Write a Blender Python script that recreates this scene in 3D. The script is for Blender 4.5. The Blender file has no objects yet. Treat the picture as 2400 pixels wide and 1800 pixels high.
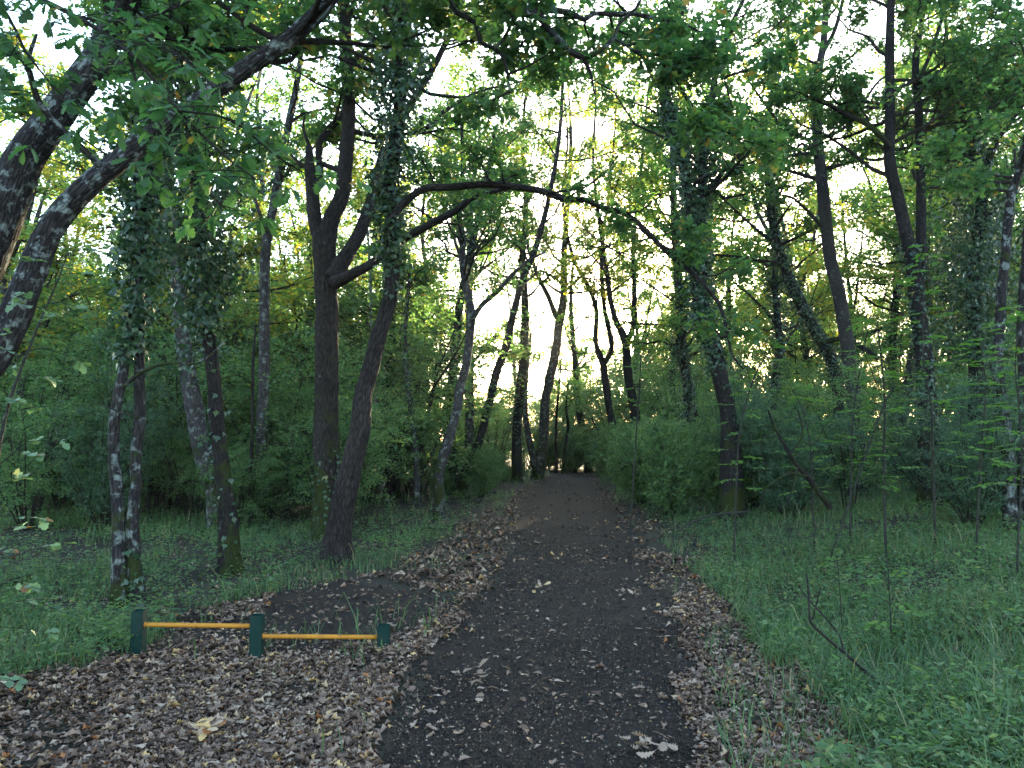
import bpy, math, random
import numpy as np
from mathutils import Vector

# ------------------------------------------------------------------ camera, sky, sun, exposure
sc = bpy.context.scene
COL = sc.collection
RNG = np.random.default_rng(7)
random.seed(7)
CAM_H = 1.6
PITCH = math.radians(4.2)
FPX = 1779.0                       # focal length in photograph pixels (2400 wide)
cam_d = bpy.data.cameras.new('camera')
cam = bpy.data.objects.new('camera', cam_d)
COL.objects.link(cam)
cam.location = (0, 0, CAM_H)
cam.rotation_euler = (math.pi / 2 + PITCH, 0, 0)
cam_d.sensor_fit = 'HORIZONTAL'
cam_d.angle = 2 * math.atan(1200 / FPX)
cam_d.clip_start = 0.05
cam_d.clip_end = 3000
sc.camera = cam

SUN_AZ = math.radians(12.5)         # to the right of straight ahead
SUN_EL = math.radians(8.7)
world = bpy.data.worlds.new('World')
sc.world = world
world.use_nodes = True
wn = world.node_tree.nodes
wl = world.node_tree.links
for n in list(wn):
    wn.remove(n)
sky = wn.new('ShaderNodeTexSky')
sky.sky_type = 'NISHITA'
sky.sun_disc = False
sky.sun_elevation = SUN_EL
sky.sun_rotation = SUN_AZ
sky.air_density = 1.0
sky.dust_density = 1.1
sky.ozone_density = 1.4
bg = wn.new('ShaderNodeBackground')
bg.inputs['Strength'].default_value = 0.15
wo = wn.new('ShaderNodeOutputWorld')
wl.new(sky.outputs[0], bg.inputs[0])
wl.new(bg.outputs[0], wo.inputs[0])

sun_d = bpy.data.lights.new('sun', 'SUN')
sun_d.energy = 5.0
sun_d.angle = math.radians(0.6)
sun_d.color = (1.0, 0.80, 0.48)
sun = bpy.data.objects.new('sun', sun_d)
COL.objects.link(sun)
sdir = Vector((math.sin(SUN_AZ) * math.cos(SUN_EL), math.cos(SUN_AZ) * math.cos(SUN_EL), math.sin(SUN_EL)))
sun.rotation_euler = sdir.to_track_quat('Z', 'Y').to_euler()
sun.location = sdir * 60

vs = sc.view_settings
vs.view_transform = 'Standard'
vs.look = 'None'
vs.gamma = 1.0
vs.use_curve_mapping = False
vs.exposure = 3.5
sc.render.engine = 'CYCLES'
cy = sc.cycles
cy.use_denoising = True
cy.max_bounces = 7
cy.diffuse_bounces = 4
cy.glossy_bounces = 2
cy.transmission_bounces = 4
cy.volume_bounces = 1
cy.transparent_max_bounces = 4
cy.sample_clamp_indirect = 6.0
cy.caustics_reflective = False
cy.caustics_refractive = False

# ------------------------------------------------------------------ geometry helpers
CP, SP = math.cos(PITCH), math.sin(PITCH)


def ray(px, py):
    dx, dy = (px - 1200) / FPX, (900 - py) / FPX
    return np.array([dx, CP - dy * SP, SP + dy * CP])


def at(px, py, Y):
    d = ray(px, py)
    return np.array([0, 0, CAM_H]) + d * (Y / d[1])


def sstep(a, b, x):
    t = np.clip((x - a) / (b - a), 0, 1)
    return t * t * (3 - 2 * t)


def flat(px, py):
    d = ray(px, py)
    t = CAM_H / -d[2]
    return d[0] * t, d[1] * t


PL = [flat(*p) for p in [(840, 1900), (880, 1800), (965, 1610), (1060, 1480), (1140, 1385), (1182, 1300), (1198, 1230), (1228, 1155), (1306, 1112)]]
PR = [flat(*p) for p in [(1640, 1900), (1645, 1800), (1640, 1620), (1590, 1470), (1512, 1310), (1455, 1210), (1410, 1155), (1386, 1112)]]
PLy, PLx = [p[1] for p in PL], [p[0] for p in PL]
PRy, PRx = [p[1] for p in PR], [p[0] for p in PR]


def path_edges(y):
    y = np.asarray(y, float)
    far = np.maximum(y - PLy[-1], 0)
    return np.interp(y, PLy, PLx) + far * 0.02, np.interp(y, PRy, PRx) + far * 0.02


def wob(x, y, f, s):
    return (np.sin(x * f + s) * np.cos(y * f * 0.83 + s * 1.7) + 0.6 * np.sin(x * f * 1.9 + y * f * 1.3 + s * 2.1)
            + 0.35 * np.sin(x * f * 3.7 - y * f * 3.1 + s * 0.7))


def gz(x, y):
    x, y = np.asarray(x, float), np.asarray(y, float)
    l, r = path_edges(y)
    off = np.maximum(np.maximum(l - x, x - r), 0)
    rough = sstep(0.0, 1.2, off)
    z = 0.40 * sstep(0.5, 4.5, x - r) + 0.10 * sstep(2.0, 7.0, l - x)
    z = z + rough * (0.025 * wob(x, y, 1.3, 0.3) + 0.012 * wob(x, y, 4.1, 1.1))
    z = z + 0.05 * sstep(0.35, 0.0, np.abs(l - x - 0.15)) * sstep(3.0, 5.0, y)   # low berm left of the path
    z = z - 0.02 * sstep(0.2, -0.3, off) * (x > l) * (x < r)
    return z + sstep(34, 60, y) * (-0.5)


CAM0 = float(gz(0.2, 0.0))


def g(px, py):
    d = ray(px, py)
    o = np.array([0, 0, CAM_H])
    t, dt = 1.0, 0.05
    while t < 150:
        p = o + d * t
        if p[2] <= gz(p[0], p[1]):
            return np.array([p[0], p[1], float(gz(p[0], p[1]))])
        t += dt
        dt *= 1.004
    return o + d * 40


def hash3(i, j, k, s):
    n = (i * 374761393 + j * 668265263 + k * 2147483647 + s * 1274126177) & 0xFFFFFFFF
    n = ((n ^ (n >> 13)) * 1274126177) & 0xFFFFFFFF
    return ((n ^ (n >> 16)) & 0xFFFF) / 65535.0


def vnoise(P, s=0):
    P = np.asarray(P, float)
    i = np.floor(P).astype(np.int64)
    f = P - i
    f = f * f * (3 - 2 * f)
    out = 0
    for a in (0, 1):
        for b in (0, 1):
            for c in (0, 1):
                w = (f[..., 0] if a else 1 - f[..., 0]) * (f[..., 1] if b else 1 - f[..., 1]) * (f[..., 2] if c else 1 - f[..., 2])
                out = out + w * hash3(i[..., 0] + a, i[..., 1] + b, i[..., 2] + c, s)
    return out


def norm(v):
    return v / np.maximum(np.linalg.norm(v, axis=-1, keepdims=True), 1e-9)


def resample(P, R, step):
    """Catmull-Rom through the control points, with radii."""
    P, R = np.asarray(P, float), np.asarray(R, float)
    Q = np.vstack([2 * P[0] - P[1], P, 2 * P[-1] - P[-2]])
    op, orr = [], []
    for k in range(len(P) - 1):
        n = max(2, int(np.linalg.norm(P[k + 1] - P[k]) / step))
        t = np.arange(n)[:, None] / n
        p0, p1, p2, p3 = Q[k], Q[k + 1], Q[k + 2], Q[k + 3]
        op.append(0.5 * (2 * p1 + (p2 - p0) * t + (2 * p0 - 5 * p1 + 4 * p2 - p3) * t ** 2 + (3 * p1 - p0 - 3 * p2 + p3) * t ** 3))
        orr.append(R[k] + (R[k + 1] - R[k]) * t[:, 0])
    op.append(P[-1:])
    orr.append(R[-1:])
    return np.vstack(op), np.concatenate(orr)


class G:
    """Collects triangles with a material slot, a tint and a bark coordinate, then links ONE mesh object."""

    def __init__(self):
        self.v, self.f, self.m, self.t, self.b = [], [], [], [], []
        self.n = 0

    def add(self, V, F, mat=0, tint=None, bark=None):
        V = np.asarray(V, np.float32).reshape(-1, 3)
        F = np.asarray(F, np.int32).reshape(-1, 3)
        self.v.append(V)
        self.f.append(F + self.n)
        self.m.append(np.full(len(F), mat, np.int32))
        self.t.append(np.full(len(V), 0.5, np.float32) if tint is None else np.asarray(tint, np.float32))
        self.b.append(V if bark is None else np.asarray(bark, np.float32))
        self.n += len(V)

    def mesh(self, name, mats, smooth=True, origin=None):
        V = np.vstack(self.v)
        if origin is not None:
            V = V - np.asarray(origin, np.float32)
        F = np.vstack(self.f)
        me = bpy.data.meshes.new(name)
        me.vertices.add(len(V))
        me.vertices.foreach_set('co', V.ravel())
        me.loops.add(len(F) * 3)
        me.loops.foreach_set('vertex_index', F.ravel())
        me.polygons.add(len(F))
        me.polygons.foreach_set('loop_start', np.arange(0, len(F) * 3, 3, dtype=np.int32))
        me.polygons.foreach_set('loop_total', np.full(len(F), 3, np.int32))
        for m in mats:
            me.materials.append(m)
        me.polygons.foreach_set('material_index', np.concatenate(self.m))
        me.polygons.foreach_set('use_smooth', np.full(len(F), smooth, bool))
        a = me.attributes.new('tint', 'FLOAT', 'POINT')
        a.data.foreach_set('value', np.concatenate(self.t))
        b = me.attributes.new('bark', 'FLOAT_VECTOR', 'POINT')
        b.data.foreach_set('vector', np.vstack(self.b).ravel())
        me.update(calc_edges=True)
        return me

    def obj(self, name, mats, parent=None, smooth=True):
        o = bpy.data.objects.new(name, self.mesh(name, mats, smooth, None if parent is None else parent.location))
        COL.objects.link(o)
        if parent is not None:
            o.parent = parent
        return o


def tag(o, label=None, cat=None, group=None, kind=None):
    for k, v in (('label', label), ('category', cat), ('group', group), ('kind', kind)):
        if v:
            o[k] = v
    return o


def empty(name, loc, label, cat, group=None):
    o = bpy.data.objects.new(name, None)
    COL.objects.link(o)
    o.location = [float(c) for c in loc]
    o.empty_display_size = 0.2
    return tag(o, label, cat, group)


def copy_tree(o, parent=None):
    c = o.copy()
    COL.objects.link(c)
    if parent is not None:
        c.parent = parent
    for ch in list(o.children):
        copy_tree(ch, c)
    return c


def tubes(P, R, S, lump=0.0, seed=0, ref=(0.31, 0.83, 0.46), root=0.0, ridge=0.0):
    """P (M,K,3) centre lines, R (M,K) radii -> verts, tris, bark coords."""
    P = np.asarray(P, float)
    R = np.asarray(R, float)
    M, K, _ = P.shape
    T = np.empty_like(P)
    T[:, 1:-1] = P[:, 2:] - P[:, :-2]
    T[:, 0] = P[:, 1] - P[:, 0]
    T[:, -1] = P[:, -1] - P[:, -2]
    T = norm(T)
    U = norm(np.cross(T, np.asarray(ref, float)))
    W = np.cross(T, U)
    th = np.arange(S) / S * 2 * np.pi
    c, s = np.cos(th), np.sin(th)
    L = np.concatenate([np.zeros((M, 1)), np.cumsum(np.linalg.norm(P[:, 1:] - P[:, :-1], axis=2), axis=1)], axis=1)
    rad = np.repeat(R[:, :, None], S, 2)
    bark = np.stack([c[None, None] * rad, s[None, None] * rad, np.repeat(L[:, :, None], S, 2)], -1)
    if lump:
        q = np.stack([np.broadcast_to(c * 1.1, rad.shape), np.broadcast_to(s * 1.1, rad.shape), np.repeat(L[:, :, None], S, 2) * 1.6], -1) + seed * 3.17
        rad = rad * (1 + lump * (vnoise(q, seed) - 0.5) * 2 + lump * 0.6 * (vnoise(q * np.array([2.7, 2.7, 2.0]), seed + 5) - 0.5) * 2)
        q2 = np.stack([np.broadcast_to(c * 5, rad.shape), np.broadcast_to(s * 5, rad.shape), np.repeat(L[:, :, None], S, 2) * 5], -1) + seed
        rad = rad * (1 + 0.09 * (vnoise(q2, seed + 9) - 0.5))
    if ridge:
        q3 = np.stack([np.broadcast_to(c * 3.4, rad.shape), np.broadcast_to(s * 3.4, rad.shape), np.repeat(L[:, :, None], S, 2) * 2.6], -1) + seed
        q3 = q3 + 0.5 * vnoise(q3 * 1.7, seed + 31)[..., None]
        rv = np.abs(2 * vnoise(q3, seed + 3) - 1)
        rad = rad * (1 + ridge * (np.minimum(rv, .32) / .32 - .7))
    if root:
        fl = np.exp(-np.maximum(L, 0) / 0.22)[:, :, None]
        ph = seed * 1.3
        rad = rad * (1 + root * fl * (0.55 + 0.45 * np.cos(th * 4 + ph) + 0.25 * np.cos(th * 7 + ph * 2)))
    V = P[:, :, None] + rad[..., None] * (U[:, :, None] * c[None, None, :, None] + W[:, :, None] * s[None, None, :, None])
    k = np.arange(K - 1)[:, None]
    j = np.arange(S)[None]
    a = k * S + j
    b = k * S + (j + 1) % S
    d = a + S
    e = b + S
    F = np.concatenate([np.stack([a, b, e], -1).reshape(-1, 3), np.stack([a, e, d], -1).reshape(-1, 3)])
    cap = np.array([[(K - 1) * S, (K - 1) * S + q, (K - 1) * S + q + 1] for q in range(1, S - 1)])
    F = np.vstack([F, cap])
    F = (F[None] + (np.arange(M) * K * S)[:, None, None]).reshape(-1, 3)
    bark = bark + np.array([seed * .737 % 5, seed * 1.31 % 5, 0])
    return V.reshape(-1, 3), F, bark.reshape(-1, 3)


def leaf_template(rows, cup=0.15, curl=0.0):
    """rows (s, half width) -> verts x: across, y: along, z: up; tris"""
    V, F = [], []
    for s, w in rows:
        zc = -curl * s * s
        V += [(-w, s, cup * w + zc), (0, s, zc), (w, s, cup * w + zc)]
    for k in range(len(rows) - 1):
        a = 3 * k
        F += [(a, a + 1, a + 4), (a, a + 4, a + 3), (a + 1, a + 2, a + 5), (a + 1, a + 5, a + 4)]
    return np.array(V, float), np.array(F)


OAK0 = leaf_template([(-0.12, .012), (0, .02), (.12, .06), (.22, .17), (.28, .09), (.40, .25), (.46, .13), (.58, .31), (.65, .18), (.78, .28), (.85, .16), (.94, .13), (1, .01)], 0.25, 0.12)
OAK1 = leaf_template([(0, .02), (.25, .20), (.36, .10), (.6, .31), (.74, .18), (.86, .2), (1, .01)], 0.3, 0.15)
LEAF2 = (np.array([(0, 0, 0), (-.24, .55, .07), (0, .5, -.02), (.24, .55, .07), (0, 1, -.05)], float), np.array([(0, 2, 1), (0, 3, 2), (1, 2, 4), (2, 3, 4)]))
LEAF3 = (np.array([(0, 0, 0), (-.27, .55, .08), (0, 1, 0), (.27, .55, .08)], float), np.array([(0, 2, 1), (0, 3, 2)]))
OAK2 = (np.array([(0, 0, 0), (-.19, .30, .06), (-.10, .44, .02), (-.30, .68, .09), (0, 1, -.06), (.30, .68, .09), (.10, .44, .02), (.19, .30, .06)], float),
        np.array([(0, 2, 1), (0, 4, 2), (2, 4, 3), (0, 7, 6), (0, 6, 4), (6, 5, 4)]))
IVY = (np.array([(0, 0, 0), (-.38, .1, .03), (-.48, .42, .05), (-.2, .55, .02), (0, 1, -.06), (.2, .55, .02), (.48, .42, .05), (.38, .1, .03)], float),
       np.array([(0, 3, 1), (1, 3, 2), (0, 5, 3), (3, 5, 4), (0, 7, 5), (7, 6, 5)]))
NEEDLE = (np.array([(-.06, 0, 0), (.06, 0, 0), (0, 1, 0)], float), np.array([(0, 1, 2)]))


def place(gm, C, A, N, size, tmpl, tint, mat=0, width=1.0):
    """Leaves with base C, axis A, up N, length size."""
    C, A, N = np.asarray(C, float), norm(np.asarray(A, float)), np.asarray(N, float)
    Sd = norm(np.cross(A, N))
    N2 = np.cross(Sd, A)
    TV, TF = tmpl
    size = np.broadcast_to(np.asarray(size, float), (len(C),))
    w = np.broadcast_to(np.asarray(width, float), (len(C),))
    V = C[:, None] + size[:, None, None] * (TV[None, :, 0:1] * w[:, None, None] * Sd[:, None] + TV[None, :, 1:2] * A[:, None] + TV[None, :, 2:3] * N2[:, None])
    F = TF[None] + (np.arange(len(C)) * len(TV))[:, None, None]
    gm.add(V.reshape(-1, 3), F.reshape(-1, 3), mat, np.repeat(np.asarray(tint, float), len(TV)))


def rand_dir(n, zlo=-1, zhi=1):
    z = RNG.uniform(zlo, zhi, n)
    a = RNG.uniform(0, 2 * np.pi, n)
    r = np.sqrt(1 - z * z)
    return np.stack([r * np.cos(a), r * np.sin(a), z], -1)


# ------------------------------------------------------------------ materials
def new_mat(name):
    m = bpy.data.materials.new(name)
    m.use_nodes = True
    nt = m.node_tree
    for n in list(nt.nodes):
        nt.nodes.remove(n)
    return m, nt, nt.nodes, nt.links


def ramp(N, stops, interp='LINEAR'):
    r = N.new('ShaderNodeValToRGB')
    r.color_ramp.interpolation = interp
    e = r.color_ramp.elements
    while len(e) < len(stops):
        e.new(0.5)
    for k, (p, c) in enumerate(stops):
        e[k].position = p
        e[k].color = (*c, 1)
    return r


def noise(N, L, vec, scale, detail=3, rough=0.55):
    n = N.new('ShaderNodeTexNoise')
    n.inputs['Scale'].default_value = scale
    n.inputs['Detail'].default_value = detail
    n.inputs['Roughness'].default_value = rough
    if vec is not None:
        L.new(vec, n.inputs['Vector'])
    return n


def mix(N, L, fac, a, b, mode='MIX'):
    n = N.new('ShaderNodeMix')
    n.data_type = 'RGBA'
    n.blend_type = mode
    for sock, v in ((n.inputs[0], fac), (n.inputs[6], a), (n.inputs[7], b)):
        if isinstance(v, (int, float)):
            sock.default_value = v
        elif isinstance(v, tuple):
            sock.default_value = (*v, 1)
        else:
            L.new(v, sock)
    return n.outputs[2]


def leaf_mat(name, stops, trans=0.45, lift=1.0, gain=1.7, warm=(0.90, 1.0, 0.52), rough=0.5, spec=0.3):
    m, nt, N, L = new_mat(name)
    at_ = N.new('ShaderNodeAttribute')
    at_.attribute_name = 'tint'
    r = ramp(N, [(p_, tuple(lift * c_ for c_ in col_)) for p_, col_ in stops])
    L.new(at_.outputs['Fac'], r.inputs[0])
    p = N.new('ShaderNodeBsdfPrincipled')
    p.inputs['Roughness'].default_value = rough
    p.inputs['Specular IOR Level'].default_value = spec
    L.new(r.outputs[0], p.inputs['Base Color'])
    t = N.new('ShaderNodeBsdfTranslucent')
    tc = mix(N, L, 1.0, r.outputs[0], tuple(gain * c for c in warm), 'MULTIPLY')
    L.new(tc, t.inputs['Color'])
    ms = N.new('ShaderNodeMixShader')
    ms.inputs[0].default_value = trans
    L.new(p.outputs[0], ms.inputs[1])
    L.new(t.outputs[0], ms.inputs[2])
    o = N.new('ShaderNodeOutputMaterial')
    L.new(ms.outputs[0], o.inputs['Surface'])
    return m


M = {}
M['oak_leaf'] = leaf_mat('oak_leaf', [(0, (.027, .066, .031)), (.45, (.046, .100, .038)), (.78, (.078, .132, .037)), (.93, (.14, .17, .03)), (1, (.20, .12, .03))], trans=.5, gain=2.1, lift=1.15)
M['far_leaf'] = leaf_mat('far_leaf', [(0, (.036, .088, .032)), (.5, (.060, .125, .038)), (.85, (.12, .155, .034)), (1, (.20, .165, .03))], trans=0.5, gain=2.1, lift=1.35)
M['ivy_leaf'] = leaf_mat('ivy_leaf', [(0, (.016, .040, .020)), (.6, (.028, .062, .026)), (.95, (.045, .085, .028)), (1, (.13, .12, .03))], trans=0.25, rough=0.38, spec=0.5)
M['shrub_leaf'] = leaf_mat('shrub_leaf', [(0, (.038, .080, .040)), (.5, (.062, .112, .048)), (.9, (.092, .142, .052)), (1, (.13, .16, .05))], trans=0.48, gain=2.0, lift=1.45)
M['broom_leaf'] = leaf_mat('broom_leaf', [(0, (.035, .075, .032)), (.5, (.060, .110, .038)), (1, (.095, .14, .040))], trans=0.3, lift=1.5)
M['juniper_leaf'] = leaf_mat('juniper_leaf', [(0, (.022, .052, .032)), (.6, (.038, .078, .042)), (1, (.065, .10, .045))], trans=0.25, lift=1.45)
M['ash_leaf'] = leaf_mat('ash_leaf', [(0, (.055, .13, .028)), (.6, (.085, .18, .034)), (1, (.13, .21, .04))], trans=0.45, lift=1.1)
M['pale_leaf'] = leaf_mat('pale_leaf', [(0, (.075, .135, .080)), (.6, (.12, .19, .11)), (.9, (.10, .17, .06)), (1, (.20, .10, .05))], trans=0.35)
M['grass'] = leaf_mat('grass', [(0, (.036, .070, .030)), (.5, (.062, .108, .043)), (.85, (.105, .145, .056)), (1, (.22, .185, .10))], trans=0.35, lift=1.35)
M['dry_leaf'] = leaf_mat('dry_leaf', [(0, (.038, .023, .016)), (.3, (.120, .072, .050)), (.6, (.235, .155, .112)), (.85, (.39, .285, .21)), (.97, (.46, .29, .12)), (1, (.28, .11, .04))], trans=0.12, gain=1.0, warm=(1.1, .9, .7), rough=0.65, spec=0.25)


def bark_mat(name, dark, light, lichen=0.0, moss=0.0, fissure=26.0, lichen_col=(.17, .19, .18)):
    m, nt, N, L = new_mat(name)
    a = N.new('ShaderNodeAttribute')
    a.attribute_name = 'bark'
    mp = N.new('ShaderNodeMapping')
    mp.inputs['Scale'].default_value = (1, 1, 0.22)
    L.new(a.outputs['Vector'], mp.inputs['Vector'])
    n1 = noise(N, L, mp.outputs[0], fissure, 4, 0.6)
    v = N.new('ShaderNodeTexVoronoi')
    v.feature = 'DISTANCE_TO_EDGE'
    v.inputs['Scale'].default_value = fissure * 1.35
    dm = N.new('ShaderNodeVectorMath')
    dm.operation = 'ADD'
    ns = noise(N, L, mp.outputs[0], fissure * 0.6, 2)
    sc_ = N.new('ShaderNodeVectorMath')
    sc_.operation = 'SCALE'
    sc_.inputs['Scale'].default_value = 0.035
    L.new(ns.outputs['Color'], sc_.inputs[0])
    L.new(mp.outputs[0], dm.inputs[0])
    L.new(sc_.outputs[0], dm.inputs[1])
    L.new(dm.outputs[0], v.inputs['Vector'])
    vr = ramp(N, [(0.0, (0, 0, 0)), (0.12, (.55, .55, .55)), (0.35, (1, 1, 1))])
    L.new(v.outputs['Distance'], vr.inputs[0])
    hgt = mix(N, L, 0.45, vr.outputs[0], n1.outputs['Fac'])
    cr = ramp(N, [(0.15, dark), (0.75, light)])
    L.new(hgt, cr.inputs[0])
    big = noise(N, L, a.outputs['Vector'], 3.0, 3)
    br = ramp(N, [(0.3, (.7, .7, .7)), (0.7, (1.15, 1.15, 1.15))])
    L.new(big.outputs['Fac'], br.inputs[0])
    col = mix(N, L, 1.0, cr.outputs[0], br.outputs[0], 'MULTIPLY')
    col = mix(N, L, 1.0, col, (.52, .50, .52), 'MULTIPLY')
    if lichen:
        ln = noise(N, L, a.outputs['Vector'], 9.0, 5, 0.65)
        lr = ramp(N, [(0.68 - 0.20 * lichen, (0, 0, 0)), (0.76 - 0.20 * lichen, (1, 1, 1))])
        L.new(ln.outputs['Fac'], lr.inputs[0])
        lc = mix(N, L, hgt, tuple(c * 0.45 for c in lichen_col), lichen_col)
        col = mix(N, L, lr.outputs[0], col, lc)
    if moss:
        mn = noise(N, L, a.outputs['Vector'], 2.6, 4, 0.6)
        sp = N.new('ShaderNodeSeparateXYZ')
        L.new(a.outputs['Vector'], sp.inputs[0])
        hr = N.new('ShaderNodeMapRange')
        hr.inputs[1].default_value = 0.2
        hr.inputs[2].default_value = 3.2
        hr.inputs[3].default_value = 0.18 * moss
        hr.inputs[4].default_value = -0.16
        L.new(sp.outputs['Z'], hr.inputs[0])
        ad = N.new('ShaderNodeMath')
        L.new(mn.outputs['Fac'], ad.inputs[0])
        L.new(hr.outputs[0], ad.inputs[1])
        mr = ramp(N, [(0.53, (0, 0, 0)), (0.60, (1, 1, 1))])
        L.new(ad.outputs[0], mr.inputs[0])
        fine = noise(N, L, a.outputs['Vector'], 60.0, 2)
        mc = mix(N, L, fine.outputs['Fac'], (.008, .012, .004), (.034, .042, .010))
        col = mix(N, L, mr.outputs[0], col, mc)
    p = N.new('ShaderNodeBsdfPrincipled')
    p.inputs['Roughness'].default_value = 0.92
    p.inputs['Specular IOR Level'].default_value = 0.15
    L.new(col, p.inputs['Base Color'])
    b = N.new('ShaderNodeBump')
    b.inputs['Strength'].default_value = 0.9
    b.inputs['Distance'].default_value = 0.02
    L.new(hgt, b.inputs['Height'])
    L.new(b.outputs[0], p.inputs['Normal'])
    o = N.new('ShaderNodeOutputMaterial')
    L.new(p.outputs[0], o.inputs['Surface'])
    return m


M['bark_oak'] = bark_mat('bark_oak', (.010, .008, .008), (.070, .057, .053), 0.0, 0.0, 24)
M['bark_moss'] = bark_mat('bark_moss', (.009, .008, .007), (.062, .052, .047), 0.15, 1.0, 24)
M['bark_dark'] = bark_mat('bark_dark', (.009, .008, .008), (.048, .041, .039), 0.25, 0.5, 28)
M['bark_lichen'] = bark_mat('bark_lichen', (.010, .009, .009), (.060, .052, .050), 0.75, 0.35, 22)
M['bark_grey'] = bark_mat('bark_grey', (.024, .021, .021), (.105, .096, .092), 0.7, 0.4, 22)
M['twig'] = bark_mat('twig', (.022, .018, .015), (.075, .062, .052), 0.2, 0.0, 50)
M['sapling_bark'] = bark_mat('sapling_bark', (.035, .038, .030), (.10, .10, .08), 0.3, 0.0, 60)


def ground_mat(name, stops, scale, bump=0.5, speck=None, fine=90):
    m, nt, N, L = new_mat(name)
    tc = N.new('ShaderNodeTexCoord')
    n1 = noise(N, L, tc.outputs['Object'], scale, 6, 0.65)
    n2 = noise(N, L, tc.outputs['Object'], fine, 3, 0.7)
    f = mix(N, L, 0.45, n1.outputs['Fac'], n2.outputs['Fac'])
    r = ramp(N, stops)
    L.new(f, r.inputs[0])
    col = r.outputs[0]
    hgt = f
    if speck:
        v = N.new('ShaderNodeTexVoronoi')
        v.inputs['Scale'].default_value = 85
        L.new(tc.outputs['Object'], v.inputs['Vector'])
        vr = ramp(N, [(0.10, (1, 1, 1)), (0.22, (0, 0, 0))])
        L.new(v.outputs['Distance'], vr.inputs[0])
        sepc = N.new('ShaderNodeSeparateColor')
        L.new(v.outputs['Color'], sepc.inputs[0])
        pr = ramp(N, [(0.72, (0, 0, 0)), (0.80, (1, 1, 1))])
        L.new(sepc.outputs[0], pr.inputs[0])
        k = mix(N, L, 1.0, vr.outputs[0], pr.outputs[0], 'MULTIPLY')
        col = mix(N, L, k, col, speck)
        v2 = N.new('ShaderNodeTexVoronoi')
        v2.inputs['Scale'].default_value = 120
        L.new(tc.outputs['Object'], v2.inputs['Vector'])
        hgt = mix(N, L, 0.6, f, v2.outputs['Distance'])
    p = N.new('ShaderNodeBsdfPrincipled')
    p.inputs['Roughness'].default_value = 0.93
    p.inputs['Specular IOR Level'].default_value = 0.2
    L.new(col, p.inputs['Base Color'])
    b = N.new('ShaderNodeBump')
    b.inputs['Strength'].default_value = bump
    b.inputs['Distance'].default_value = 0.03
    L.new(hgt, b.inputs['Height'])
    L.new(b.outputs[0], p.inputs['Normal'])
    o = N.new('ShaderNodeOutputMaterial')
    L.new(p.outputs[0], o.inputs['Surface'])
    return m


M['soil'] = ground_mat('soil', [(.25, (.014, .012, .009)), (.5, (.030, .026, .018)), (.75, (.062, .048, .034))], 2.0, 0.8)
M['grit'] = leaf_mat('grit', [(0, (.007, .005, .004)), (.7, (.029, .0215, .0165)), (.91, (.062, .046, .035)), (.975, (.15, .115, .085)), (1, (.26, .20, .15))], trans=0, rough=.9, spec=.2)
M['cinder'] = ground_mat('cinder', [(.30, (.0105, .0078, .0062)), (.5, (.025, .0185, .0145)), (.72, (.052, .039, .030))], 3.0, 1.0, (.20, .165, .14), 140)


def paint_mat(name, c1, c2, chip, rough=0.4, spec=.25):
    m, nt, N, L = new_mat(name)
    tc = N.new('ShaderNodeTexCoord')
    n1 = noise(N, L, tc.outputs['Object'], 9, 5, 0.65)
    r = ramp(N, [(.35, c1), (.7, c2)])
    L.new(n1.outputs['Fac'], r.inputs[0])
    n3 = noise(N, L, tc.outputs['Object'], 34, 5, 0.7)
    chips = ramp(N, [(.64, (0, 0, 0)), (.67, (1, 1, 1))])
    L.new(n3.outputs['Fac'], chips.inputs[0])
    col = mix(N, L, chips.outputs[0], r.outputs[0], chip)
    n4 = noise(N, L, tc.outputs['Object'], 14, 4, 0.6)
    gr = ramp(N, [(.42, (0, 0, 0)), (.75, (.55, .55, .55))])
    L.new(n4.outputs['Fac'], gr.inputs[0])
    col = mix(N, L, gr.outputs[0], col, tuple(.5 * a + .5 * b for a, b in zip(c1, (.05, .04, .03))))
    p = N.new('ShaderNodeBsdfPrincipled')
    L.new(col, p.inputs['Base Color'])
    p.inputs['Specular IOR Level'].default_value = spec
    rr = N.new('ShaderNodeMapRange')
    rr.inputs[3].default_value = rough - 0.08
    rr.inputs[4].default_value = rough + 0.2
    L.new(n1.outputs['Fac'], rr.inputs[0])
    L.new(rr.outputs[0], p.inputs['Roughness'])
    n2 = noise(N, L, tc.outputs['Object'], 160, 2)
    b = N.new('ShaderNodeBump')
    b.inputs['Strength'].default_value = 0.12
    b.inputs['Distance'].default_value = 0.002
    L.new(n2.outputs['Fac'], b.inputs['Height'])
    L.new(b.outputs[0], p.inputs['Normal'])
    o = N.new('ShaderNodeOutputMaterial')
    L.new(p.outputs[0], o.inputs['Surface'])
    return m


M['green_paint'] = paint_mat('green_paint', (.0012, .018, .0150), (.0018, .024, .0200), (.010, .012, .010), .62, .15)
M['yellow_paint'] = paint_mat('yellow_paint', (.36, .135, .010), (.45, .19, .016), (.10, .05, .02), .45)

# ------------------------------------------------------------------ ground, path, clearing


def grid_sheet(name, xs, ys, zf, mat, label):
    X, Y = np.meshgrid(xs, ys)
    V = np.stack([X, Y, zf(X, Y)], -1).reshape(-1, 3)
    nx, ny = len(xs), len(ys)
    k = (np.arange(ny - 1)[:, None] * nx + np.arange(nx - 1)[None]).ravel()
    F = np.concatenate([np.stack([k, k + 1, k + nx + 1], -1), np.stack([k, k + nx + 1, k + nx], -1)])
    gm = G()
    gm.add(V, F)
    o = gm.obj(name, [mat])
    return tag(o, label, name, kind='structure')


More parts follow.
